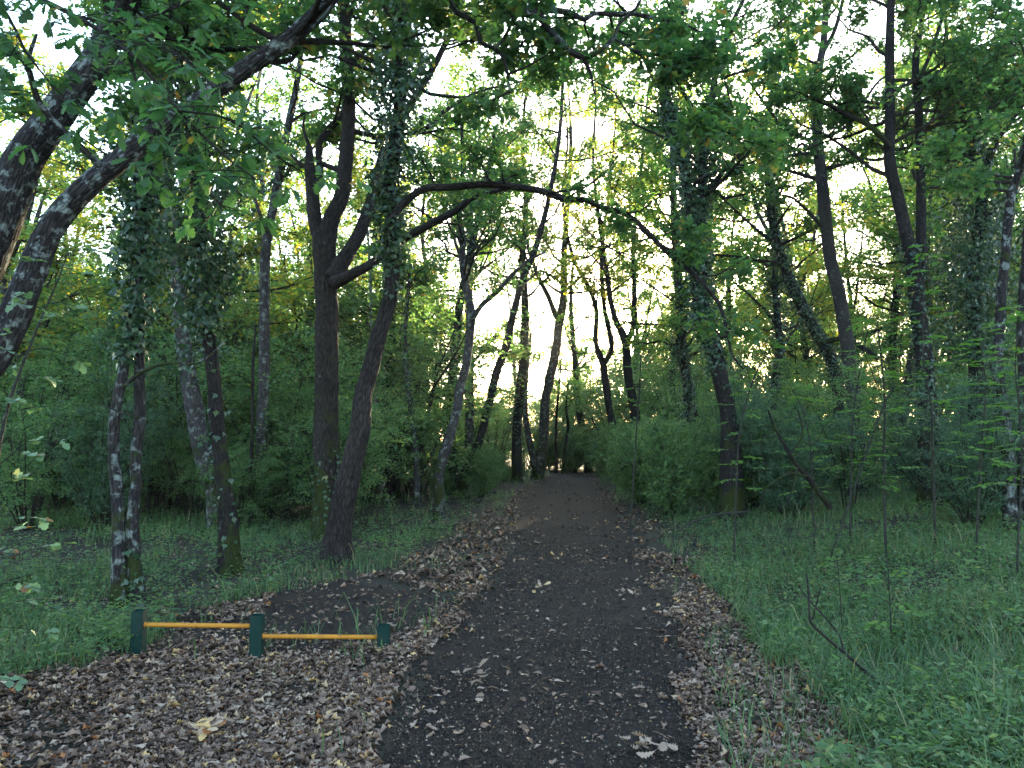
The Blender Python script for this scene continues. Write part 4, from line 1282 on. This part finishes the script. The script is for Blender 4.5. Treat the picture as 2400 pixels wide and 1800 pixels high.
SG = 'ash saplings right of the path'
sapling([(2074, 1205, 6.1), (2072, 1060, 5.4), (2074, 944, 4.8), (2063, 817, 2.7), (2055, 740, 1.4)], 8.6, 34, 'tall thin ash sapling with upright stem, left of the two forked ones at right', SG)
sapling([(2074, 944, 4.1), (2105, 915, 3.4), (2142, 889, 2.7), (2180, 850, 1.4)], 8.6, 14, 'slanting ash shoot leaning right in front of the junipers', SG)
sapling([(2190, 1200, 6.1), (2186, 1050, 5.4), (2182, 944, 4.8), (2164, 853, 3.4), (2164, 708, 2.7), (2168, 560, 1.4)], 8.8, 40, 'tallest thin ash sapling, its stem crossing the dark twin trunks', SG)
sapling([(1994, 1130, 4.1), (2001, 962, 3.4), (2023, 831, 2.7), (2040, 740, 1.4)], 9.6, 26, 'ash sapling in front of the smooth grey trunk', SG)
sapling([(1723, 1205, 4.8), (1734, 1016, 4.1), (1763, 897, 3.4), (1795, 835, 2.0), (1830, 780, 1.4)], 9.4, 30, 'ash sapling bending right in front of the ivy-wrapped tree', SG)
sapling([(1905, 1180, 4.1), (1900, 1050, 3.4), (1880, 960, 2.7), (1850, 900, 1.4)], 9.8, 30, 'bushy ash sapling beside the dead leaning branch', SG)
sapling([(2290, 1230, 5.4), (2300, 1050, 4.8), (2310, 900, 3.4), (2290, 760, 2.0)], 8.2, 40, 'leafy ash sapling just left of the right edge trunk', SG)
sapling([(2385, 1300, 5.4), (2395, 1050, 4.1), (2380, 850, 2.7), (2400, 700, 1.4)], 7.0, 40, 'leafy ash sapling against the right edge of the picture', SG)
sapling([(1480, 1200, 4.1), (1490, 1034, 3.4), (1498, 925, 2.7), (1502, 830, 1.4)], 13.0, 8, 'bare grey whip standing at the right edge of the path', SG, t0=.7)
sapling([(2090, 1520, 3.4), (2085, 1400, 2.7), (2080, 1310, 2.0)], 5.6, 9, 'low ash seedling in the right foreground grass', SG, leaf=.16)
sapling([(1975, 1480, 2.7), (1968, 1380, 2.0), (1962, 1310, 1.4)], 5.8, 4, 'small seedling with two leaves standing above the right foreground grass', SG, leaf=.12, t0=.9)
# pale-leaved sapling at the left edge
sapling([(-60, 1500, 12), (-30, 1250, 11), (0, 1037, 9), (22, 943, 8), (47, 871, 7), (83, 780, 6), (108, 719, 5), (137, 654, 4), (160, 590, 2)], 4.2, 44, 'pale-leaved sapling leaning across the left edge of the picture', None, mat='pale_leaf', leaf=.22, t0=.12, broad=True)

# ------------------------------------------------------------------ grass, herbs, litter
def in_view(x, y, m=.08):
    return np.abs(x) < (1200 / FPX + m) * y + .6


def clump(x, y, f=.9, s=0):
    return vnoise(np.stack([x * f, y * f, np.zeros_like(x)], -1), s)


CLR = np.array([flat(*p) for p in [(-200, 1640), (180, 1590), (360, 1500), (430, 1440), (640, 1400), (790, 1362), (930, 1330), (1020, 1285), (1090, 1230), (1140, 1185), (1190, 1240), (1140, 1385), (965, 1610), (840, 1900), (700, 2600), (-1500, 2600), (-700, 1720)]])


def in_poly(x, y, poly):
    inside = np.zeros(np.shape(x), bool)
    j = len(poly) - 1
    for i in range(len(poly)):
        xi, yi = poly[i]
        xj, yj = poly[j]
        c = ((yi > y) != (yj > y)) & (x < (xj - xi) * (y - yi) / (yj - yi + 1e-12) + xi)
        inside ^= c
        j = i
    return inside


BARE = np.array([flat(*p) for p in [(600, 1470), (640, 1400), (830, 1352), (980, 1380), (1090, 1400), (1020, 1450), (930, 1500), (760, 1500)]])


def litter_zone(x, y):
    """1 where dry leaves carpet the ground."""
    l, r = path_edges(y)
    j = .25 * (clump(x, y, 1.7, 5) - .5)
    left = in_poly(x + j, y + j, CLR)
    j2 = .5 * (clump(x, y, 3.1, 6) - .5) + .45 * (clump(x, y, .9, 7) - .5)
    right = (x > r - .02 + j + .6 * j2) & (x < r + .72 + 1.2 * j + j2 - .018 * y)
    lmid = (x < l + .05 + j) & (x > l - .25 + j) & (y > 9)
    return left | right | lmid


def on_path(x, y, m=0.0):
    l, r = path_edges(y)
    return (x > l - m) & (x < r + m)


# grass: density falls with distance, blades get wider
def grass_batch(n, ylo, yhi, hlo, hhi, wd, name, label):
    u = RNG.uniform(0, 1, n * 2)
    y = ylo * (yhi / ylo) ** u
    x = RNG.uniform(-1, 1, n * 2) * ((1200 / FPX + .1) * y + .4)
    d = clump(x, y, .8, 1) * .6 + clump(x, y, 2.6, 2) * .4
    l, r = path_edges(y)
    keep = in_view(x, y) & ~on_path(x, y, .12) & (d > .36 + .12 * (x < l))
    lz = litter_zone(x, y)
    keep &= ~(lz & (RNG.uniform(0, 1, len(x)) > .012 + .10 * (d > .70)))
    x, y, d = x[keep][:n], y[keep][:n], d[keep][:n]
    n = len(x)
    z = gz(x, y)
    l, r = path_edges(y)
    h = RNG.uniform(hlo, hhi, n) * (.55 + .9 * d) * np.where(x > r, 1.0, .95) * (1 + .9 * (RNG.uniform(0, 1, n) < .06))
    a = RNG.uniform(0, 2 * np.pi, n)
    lean = RNG.uniform(.25, 1.25, n)
    dx, dy = np.cos(a) * h * lean, np.sin(a) * h * lean
    w = wd * (1 + y * .06) * RNG.uniform(.7, 1.3, n)
    sx, sy = -np.sin(a) * w, np.cos(a) * w
    # faces turned partly to the viewer
    C = np.stack([x, y, z - .01], -1)
    Sv = np.stack([sx, sy, np.zeros(n)], -1)
    p1 = C + np.stack([dx * .22, dy * .22, h * .5], -1)
    p2 = C + np.stack([dx * .62, dy * .62, h * .85], -1)
    p3 = C + np.stack([dx * 1.15, dy * 1.15, h * (1.0 - .62 * lean)], -1)
    V = np.stack([C - Sv, C + Sv, p1 - Sv * .9, p1 + Sv * .9, p2 - Sv * .6, p2 + Sv * .6, p3], 1)
    T = np.array([(0, 1, 3), (0, 3, 2), (2, 3, 5), (2, 5, 4), (4, 5, 6)])
    F = T[None] + (np.arange(n) * 7)[:, None, None]
    tint = np.clip(RNG.normal(.42, .2, n) + .35 * (clump(x, y, 1.1, 8) - .5), 0, 1)
    tint = np.where(RNG.uniform(0, 1, n) < .05, .98, tint)
    gm = G()
    gm.add(V.reshape(-1, 3), F.reshape(-1, 3), 0, np.repeat(tint, 7))
    tag(gm.obj(name, [M['grass']]), label, 'grass', kind='stuff')
    return n


grass_batch(48000, 3.0, 15, .06, .20, .0024, 'grass', 'long arching green grass on the verges either side of the path')
grass_batch(18000, 13, 45, .10, .30, .0034, 'far_grass', 'fine grass under the trees farther along the path')

# low leafy herbs among the grass
n = 24000
y = 3.0 * (22 / 3.0) ** RNG.uniform(0, 1, n)
x = RNG.uniform(-1, 1, n) * ((1200 / FPX + .1) * y + .4)
k = ~on_path(x, y, .25) & ~litter_zone(x, y) & (clump(x, y, 1.2, 21) > .36)
x, y = x[k], y[k]
nb = len(x)
per = 7
C = np.repeat(np.stack([x, y, gz(x, y)], -1), per, 0)
hh = np.repeat(RNG.uniform(.04, .28, nb), per) * RNG.uniform(.4, 1.1, nb * per)
C[:, 2] += hh
C[:, :2] += RNG.normal(0, .05, (nb * per, 2))
A = rand_dir(nb * per, -.3, .5)
gm = G()
wdt = np.repeat(RNG.uniform(.45, 1.25, nb), per)
hs = np.repeat(RNG.uniform(.022, .07, nb), per) * RNG.uniform(.7, 1.2, nb * per)
tt = np.repeat(RNG.uniform(.15, .9, nb), per) + RNG.normal(0, .12, nb * per)
nr = np.repeat(y < 7, per)
for msk, tm_ in ((nr, LEAF2), (~nr, LEAF3)):
    place(gm, C[msk], A[msk], np.array([0, 0, 1.0]) + .5 * rand_dir(int(msk.sum())), hs[msk], tm_, np.clip(tt[msk], 0, 1), 0, wdt[msk])
tag(gm.obj('ground_herbs', [M['shrub_leaf']]), 'low leafy herbs growing through the grass on both sides', 'herbs', kind='stuff')

# dry leaf litter
DRY = []
for q in range(7):
    tv, tf = (OAK2[0].copy(), OAK2[1]) if q < 5 else (LEAF2[0].copy(), LEAF2[1])
    c1, c2, c3 = RNG.uniform(-.8, 1.3), RNG.uniform(-1.4, 2.4), RNG.uniform(-.8, .8)
    tv[:, 2] += c1 * (tv[:, 1] - .5) ** 2 + c2 * tv[:, 0] ** 2 * 2 + c3 * tv[:, 0] * (tv[:, 1] - .5) * 2
    DRY.append((tv, tf))


def litter(n, ylo, yhi, size, tm, gm=None, zone=litter_zone, lift=.03, patchy=True):
    y = ylo * (yhi / ylo) ** (RNG.uniform(0, 1, n * 3))
    x = RNG.uniform(-1, 1, n * 3) * ((1200 / FPX + .1) * y + .4)
    k = zone(x, y)
    if patchy:
        k &= (clump(x, y, 2.2, 31) + .35 * clump(x, y, 7, 32) > RNG.uniform(.30, .62, len(x)))
    k &= ~(in_poly(x, y, BARE) & (RNG.uniform(0, 1, len(x)) > .10))
    x, y = x[k][:n], y[k][:n]
    n = len(x)
    per = n // len(tm) + 1
    for q, t in enumerate(tm):
        a, b = q * per, min((q + 1) * per, n)
        if a >= b:
            continue
        xx, yy = x[a:b], y[a:b]
        m = b - a
        C = np.stack([xx, yy, np.maximum(path_z(xx, yy), gz(xx, yy)) + .007 + RNG.uniform(0, lift, m)], -1)
        A = rand_dir(m, -.22, .28)
        N = norm(np.array([0, 0, 1.0]) + .55 * rand_dir(m))
        T = np.clip(RNG.normal(.40, .30, m) + .25 * (clump(xx, yy, 1.5, 33) - .5), 0, .96)
        T = np.where(RNG.uniform(0, 1, m) < .02, 1.0, T)
        place(gm, C, A, N, RNG.uniform(.5, 1.45, m) * size, t, T)
    return n


def path_fringe(x, y):
    l, r = path_edges(y)
    d = np.minimum(x - l, r - x)
    return (d > -.05) & (RNG.uniform(0, 1, len(x)) < .7 * np.exp(-np.maximum(d, 0) / .12))


def verge(x, y):
    l, r = path_edges(y)
    d = np.maximum(l - x, x - r)
    return (d > 0) & (d < 2.2) & (RNG.uniform(0, 1, len(x)) < .45) & ~litter_zone(x, y)


DRY.append((LEAF3[0] * [1, 1, 2.0], LEAF3[1]))
gm = G()
litter(20000, 3.0, 11, .040, DRY[7:], gm=gm, lift=.012, patchy=False)
litter(2600, 3.0, 9, .062, DRY[:5], gm=gm, zone=path_fringe, lift=.016)
litter(2400, 6, 30, .062, DRY[5:], gm=gm, zone=path_fringe, lift=.016)
litter(7000, 3.0, 26, .06, DRY[5:], gm=gm, zone=verge)
n1 = litter(26000, 3.0, 8.5, .051, DRY[:5], gm=gm)
n2 = litter(6000, 3.0, 9, .034, DRY[5:], gm=gm, lift=.015)
n3 = litter(16000, 8, 34, .085, DRY[5:], gm=gm)
# thin scatter outside the carpet and crumbs on the path
n4 = litter(7000, 3.0, 20, .06, DRY[5:], gm=gm, zone=lambda x, y: ~litter_zone(x, y) & ~on_path(x, y))
n5 = litter(4500, 3.0, 20, .020, DRY[5:], gm=gm, zone=lambda x, y: on_path(x, y), lift=.004)
n6 = litter(1500, 10, 36, .075, DRY[5:], gm=gm, zone=lambda x, y: on_path(x, y), lift=.012)
tag(gm.obj('leaf_litter', [M['dry_leaf']]), 'carpet of dry brown oak leaves along the path margins and around the bars', 'leaf litter', kind='stuff')

# single leaves lying on the path
leafm = []
for q in range(14):
    tv = OAK0[0].copy()
    c1, c2, c3 = RNG.uniform(-.3, .6), RNG.uniform(-.6, 1.6), RNG.uniform(-.5, .5)
    tv[:, 2] += c1 * (tv[:, 1] - .5) ** 2 + c2 * tv[:, 0] ** 2 * 1.6 + c3 * tv[:, 0] * (tv[:, 1] - .5) * 2
    tv[:, 2] -= tv[:, 2].min()
    gm = G()
    gm.add(tv * [RNG.uniform(.85, 1.25), 1, 1], OAK0[1], 0, np.full(len(tv), [.3, .5, .62, .74, .8, .58, .42][q % 7]))
    leafm.append((gm.mesh('fallen_leaf', [M['dry_leaf']]), ['brown', 'pale buff', 'pale tan', 'cream', 'straw', 'light tan', 'dull brown'][q % 7]))
cnt = 0
tr = 0
FL = {}
while cnt < 240 and tr < 5000:
    tr += 1
    y = 3.6 * (13 / 3.6) ** random.random()
    l, r = path_edges(y)
    x = random.uniform(float(l), float(r) + .1)
    if float(clump(np.array([x]), np.array([y]), 1.3, 41)[0]) < random.uniform(.2, .65):
        continue
    me, c = leafm[cnt % 14]
    o = bpy.data.objects.new('fallen_leaf', me)
    COL.objects.link(o)
    o.location = (x, y, float(path_z(x, y)) + .005)
    o.rotation_euler = (random.gauss(0, .22), random.gauss(0, .22), random.uniform(0, 6.28))
    s = random.uniform(.035, .082)
    o.scale = (s, s, s)
    where = ('near ' if y < 5.2 else ('mid ' if y < 8 else 'far ')) + ['left', 'centre', 'right'][min(2, int(3 * max(0, x - float(l)) / float(r - l)))]
    tag(o, '', 'leaf', 'single fallen leaves on the path')
    FL.setdefault('%s dry oak leaf lying on the %s of the dark path' % (c, where), []).append((y, o))
    cnt += 1

# cinder grit: small real stones on the near path
n = 30000
y = 3.2 * (14 / 3.2) ** RNG.uniform(0, 1, n)
l, r = path_edges(y)
x = l + (r - l) * RNG.uniform(-.02, 1.02, n)
oc = np.array([(1, 0, 0), (-1, 0, 0), (0, 1, 0), (0, -1, 0), (0, 0, 1)], float)
of = np.array([(0, 2, 4), (2, 1, 4), (1, 3, 4), (3, 0, 4)])
s = RNG.uniform(.003, .010, n) * (1 + (RNG.uniform(0, 1, n) < .04) * 1.2)
V = np.stack([x, y, path_z(x, y) + .0015], -1)[:, None] + oc[None] * s[:, None, None] * RNG.uniform(.6, 1.3, (n, 5, 1))
gm = G()
gm.add(V.reshape(-1, 3), (of[None] + (np.arange(n) * 5)[:, None, None]).reshape(-1, 3), 0, np.repeat(RNG.uniform(0, 1, n), 5))
tag(gm.obj('cinder_grit', [M['grit']], smooth=False), 'loose dark cinder grit on the near path', 'grit', kind='stuff')

# ------------------------------------------------------------------ exercise bars
def square_post(parent, x, y, h, w=.088, t=.004):
    z0 = float(gz(x, y)) - .08
    z1 = float(gz(x, y)) + h
    a, b = w / 2, w / 2 - t
    c = .006

    def loop(hw, ch, z):
        return [(hw - ch, -hw, z), (hw, -hw + ch, z), (hw, hw - ch, z), (hw - ch, hw, z), (-hw + ch, hw, z), (-hw, hw - ch, z), (-hw, -hw + ch, z), (-hw + ch, -hw, z)]
    rings = [loop(a, c, z0), loop(a, c, z1 - .0015), loop(a - .0012, c, z1), loop(b + .001, c * .6, z1), loop(b, c * .6, z1 - .0015), loop(b, c * .6, z0)]
    V = np.array([v for rg in rings for v in rg]) + [x, y, 0]
    F = []
    for k in range(len(rings) - 1):
        for i in range(8):
            p, q = k * 8 + i, k * 8 + (i + 1) % 8
            F += [(p, q, q + 8), (p, q + 8, p + 8)]
    gm = G()
    gm.add(V, F)
    return gm.obj('post', [M['green_paint']], parent, smooth=False)


def round_bar(parent, A, B, r=.0165):
    P = np.linspace(A, B, 12)
    gm = G()
    V, F, Bk = tubes(P[None], np.full((1, 12), r), 18, ref=(0, 0, 1))
    gm.add(V, F)
    d = norm(np.array(B) - np.array(A))
    for c0, s in ((np.array(A), 1), (np.array(B), -1)):          # weld collar
        V, F, Bk = tubes(np.stack([c0, c0 + d * s * .006, c0 + d * s * .009])[None], np.array([[r + .005, r + .004, r]]), 18, ref=(0, 0, 1))
        gm.add(V, F)
    return gm.obj('bar', [M['yellow_paint']], parent)


p1, p2, p3 = g(317, 1545), g(601, 1551), g(897, 1525)
p1[1] = p1[1] + .04
p3[1] = p3[1] + .04
ex = empty('exercise_bars', [p2[0], p2[1], float(gz(p2[0], p2[1]))], 'low exercise bars, three dark green square posts joined by two yellow rails', 'exercise bars')
h1, h2, h3 = .335, .335, .175
square_post(ex, p1[0], p1[1], h1)
square_post(ex, p2[0], p2[1], h2)
square_post(ex, p3[0], p3[1], h3)
b1a, b1b = at(320, 1464, p1[1]), at(588, 1467, p2[1])
b1a[0] = p1[0] + .042
b1b[0] = p2[0] - .042
round_bar(ex, b1a, b1b)
b2a, b2b = at(619, 1491, p2[1]), at(886, 1493, p3[1])
b2a[0] = p2[0] + .042
b2b[0] = p3[0] - .042
round_bar(ex, b2a, b2b)

# ------------------------------------------------------------------ small things on the ground
def leaf_tuft(px, py, n, size, rad, tint, label, up=.3):
    c = g(px, py)
    c[2] = max(c[2], float(path_z(c[0], c[1]))) - .012
    e = empty('leaf_clump', c, label, 'leaf clump')
    meshes = []
    for k in range(5):
        tv = OAK0[0].copy()
        tv[:, 2] += RNG.uniform(-.3, .8) * (tv[:, 1] - .4) ** 2 + RNG.uniform(-.8, 1.6) * tv[:, 0] ** 2 * 1.8
        gm = G()
        gm.add(tv, OAK0[1], 0, np.full(len(tv), np.clip(tint + RNG.normal(0, .06), 0, 1)))
        meshes.append(gm.mesh('leaf', [M['dry_leaf']]))
    for k in range(n):
        o = bpy.data.objects.new('leaf', meshes[k % 5])
        COL.objects.link(o)
        o.parent = e
        q = rad * math.sqrt(random.random())
        a = random.uniform(0, 6.28)
        o.location = (q * math.cos(a), q * math.sin(a), .02 + random.uniform(0, up) * rad)
        o.rotation_euler = (random.gauss(.1, .3), random.gauss(0, .35), random.uniform(0, 6.28))
        s = size * random.uniform(.7, 1.2)
        o.scale = (s, s, s)


leaf_tuft(478, 1745, 40, .075, .085, .97, 'golden tan tuft of dried leaves in the left foreground litter', 1.2)
leaf_tuft(1250, 1388, 16, .075, .24, .82, 'cluster of straw-coloured dead leaves on the left half of the path', .3)
leaf_tuft(1112, 1605, 9, .08, .11, .62, 'curled orange-brown leaf heap on the near path left of centre', .6)
leaf_tuft(1478, 1400, 10, .07, .16, .72, 'heap of tan leaves at the right side of the path', .3)
leaf_tuft(1510, 1770, 12, .085, .17, .75, 'heap of big pale lobed leaves at the bottom of the path', .4)


def stick(name, pts_list, label, mat, cat='branch', ground=True):
    c = pts_list[0][0]
    base = c[0]
    e = empty(name, base, label, cat)
    for k, (P, R) in enumerate(pts_list):
        P, R = resample(np.array(P), np.array(R), .06)
        P = P + (vnoise(P * 6, 3)[:, None] - .5) * .02
        gm = G()
        V, F, B = tubes(P[None], R[None], 7, .15, k)
        gm.add(V, F, 0, None, B)
        gm.obj('stem' if k == 0 else 'twig', [mat], e)


def pl(pts, Y0, Y1=None):
    P, R = px_line(pts, Y0, Y1)
    return P, R


stick('bare_twig', [pl([(2110, 1645, 8), (2060, 1600, 8), (1976, 1525, 7), (1925, 1480, 6), (1900, 1455, 6), (1897, 1400, 5), (1889, 1345, 4)], 4.7, 5.2), pl([(1976, 1525, 5), (1970, 1490, 4), (1925, 1435, 4), (1871, 1374, 3)], 5.0, 5.2),
                     pl([(1905, 1450, 4), (1918, 1400, 3), (1922, 1378, 2)], 5.1, 5.1)], 'bare dark forked twig leaning up out of the right foreground grass', M['twig'])
stick('dead_branch', [pl([(1945, 1190, 17), (1925, 1160, 15), (1890, 1115, 13), (1850, 1065, 10), (1815, 1000, 7), (1800, 960, 4)], 9.6, 9.2), pl([(1890, 1115, 7), (1850, 1110, 5), (1800, 1140, 3), (1780, 1180, 2)], 9.4, 9.0),
                       pl([(1870, 1090, 6), (1860, 1140, 4), (1840, 1190, 3)], 9.4, 9.0), pl([(1850, 1065, 5), (1880, 1020, 4), (1870, 960, 3)], 9.3, 9.3)], 'blackened dead branch leaning out of the junipers right of the path', M['bark_dark'])
stick('bent_stem', [pl([(1590, 1245, 4), (1620, 1225, 5), (1680, 1205, 5), (1760, 1197, 3)], 8.6, 8.9)], 'arched bare stem over the verge right of the path', M['sapling_bark'])


def ground_stick(name, pix, w, label, mat, lift=.02, twigs=()):
    P = np.array([g(*p) for p in pix])
    P[:, 2] += lift
    lst = [(P, np.linspace(w, w * .5, len(P)))]
    for t in twigs:
        Q = np.array([g(*p) for p in t])
        Q[:, 2] += lift
        lst.append((Q, np.linspace(w * .5, w * .3, len(Q))))
    stick(name, lst, label, mat)


ground_stick('fallen_stick', [(395, 1462), (450, 1455), (520, 1452), (585, 1456)], .018, 'thin dead stick lying behind the left yellow rail', M['twig'])
ground_stick('fallen_stick', [(950, 1510), (985, 1506), (1010, 1495), (1020, 1488)], .008, 'forked twig lying right of the shortest green post', M['twig'])
ground_stick('fallen_stick', [(1240, 1690), (1262, 1700), (1262, 1616), (1240, 1583)], .004, 'thin bent twig on the near path', M['twig'])
ground_stick('fallen_stick', [(1300, 1396), (1340, 1388), (1365, 1383)], .009, 'short grey twig lying across the path centre', M['sapling_bark'])
ground_stick('fallen_log', [(1060, 1175), (1090, 1168), (1130, 1160), (1165, 1158)], .035, 'mossy fallen branch lying in debris on the left verge', M['bark_moss'], .03, [[(1090, 1168), (1105, 1180), (1130, 1185)]])
ground_stick('fallen_log', [(1010, 1262), (1030, 1250), (1060, 1240), (1090, 1225)], .022, 'dark forked deadwood at the edge of the litter left of the path', M['bark_dark'], .05, [[(1030, 1250), (1000, 1245), (985, 1250)]])
ground_stick('fallen_log', [(0, 1390), (60, 1370), (120, 1348), (140, 1345)], .05, 'old mossy fallen branch in the grass at the far left', M['bark_moss'], .06)
bm_v = [(-2600,-2600,-3),(2600,-2600,-3),(2600,2600,-3),(-2600,2600,-3),(-2600,-2600,40),(2600,-2600,40),(2600,2600,40),(-2600,2600,40)]
me = bpy.data.meshes.new('haze')
me.from_pydata(bm_v, [], [(0,3,2,1),(4,5,6,7),(0,1,5,4),(1,2,6,5),(2,3,7,6),(3,0,4,7)])
hz = bpy.data.objects.new('haze', me)
COL.objects.link(hz)
m, nt, N, L = new_mat('haze')
pv = N.new('ShaderNodeVolumePrincipled')
pv.inputs['Color'].default_value = (.9,.92,.95,1)
pv.inputs['Density'].default_value = .00035
pv.inputs['Anisotropy'].default_value = .55
o = N.new('ShaderNodeOutputMaterial')
L.new(pv.outputs[0], o.inputs['Volume'])
me.materials.append(m)
tag(hz, 'thin pale evening haze hanging through the wood', 'haze', kind='stuff')
NTH = ['', 'second ', 'third ', 'fourth ', 'fifth ', 'sixth ', 'seventh ', 'eighth ', 'ninth ', 'tenth ', 'eleventh ', 'twelfth ', 'thirteenth ', 'fourteenth ', 'fifteenth ']
for lab, lst in FL.items():
    lst.sort(key=lambda t: t[0])
    for k, (_, o) in enumerate(lst):
        o['label'] = lab if len(lst) == 1 else lab + ', ' + (NTH[k] + 'nearest')
by = {}
for o, what, x, y in MANY:
    nm, hx, hy = min(HERO, key=lambda h: (10 * (h[1] / h[2] - x / y)) ** 2 + ((h[2] - y) / 14) ** 2)
    dd = y - hy
    rel = 'far behind' if dd > 12 else ('behind' if dd > 2.5 else ('in front of' if dd < -2.5 else ('left of' if x / y < hx / hy else 'right of')))
    by.setdefault('%s %s the %s' % (what, rel, nm), []).append((x / y, o))
for lab, lst in by.items():
    lst.sort(key=lambda t: t[0])
    for k, (_, o) in enumerate(lst):
        o['label'] = lab if len(lst) == 1 else '%s, %s' % (lab, ('leftmost' if k == 0 else NTH[k] + 'from left') if k < len(lst) / 2 else ('rightmost' if k == len(lst) - 1 else NTH[len(lst) - 1 - k] + 'from right'))
print('TRIS', sum(len(m.polygons) for m in bpy.data.meshes), 'OBJ', len(bpy.data.objects))
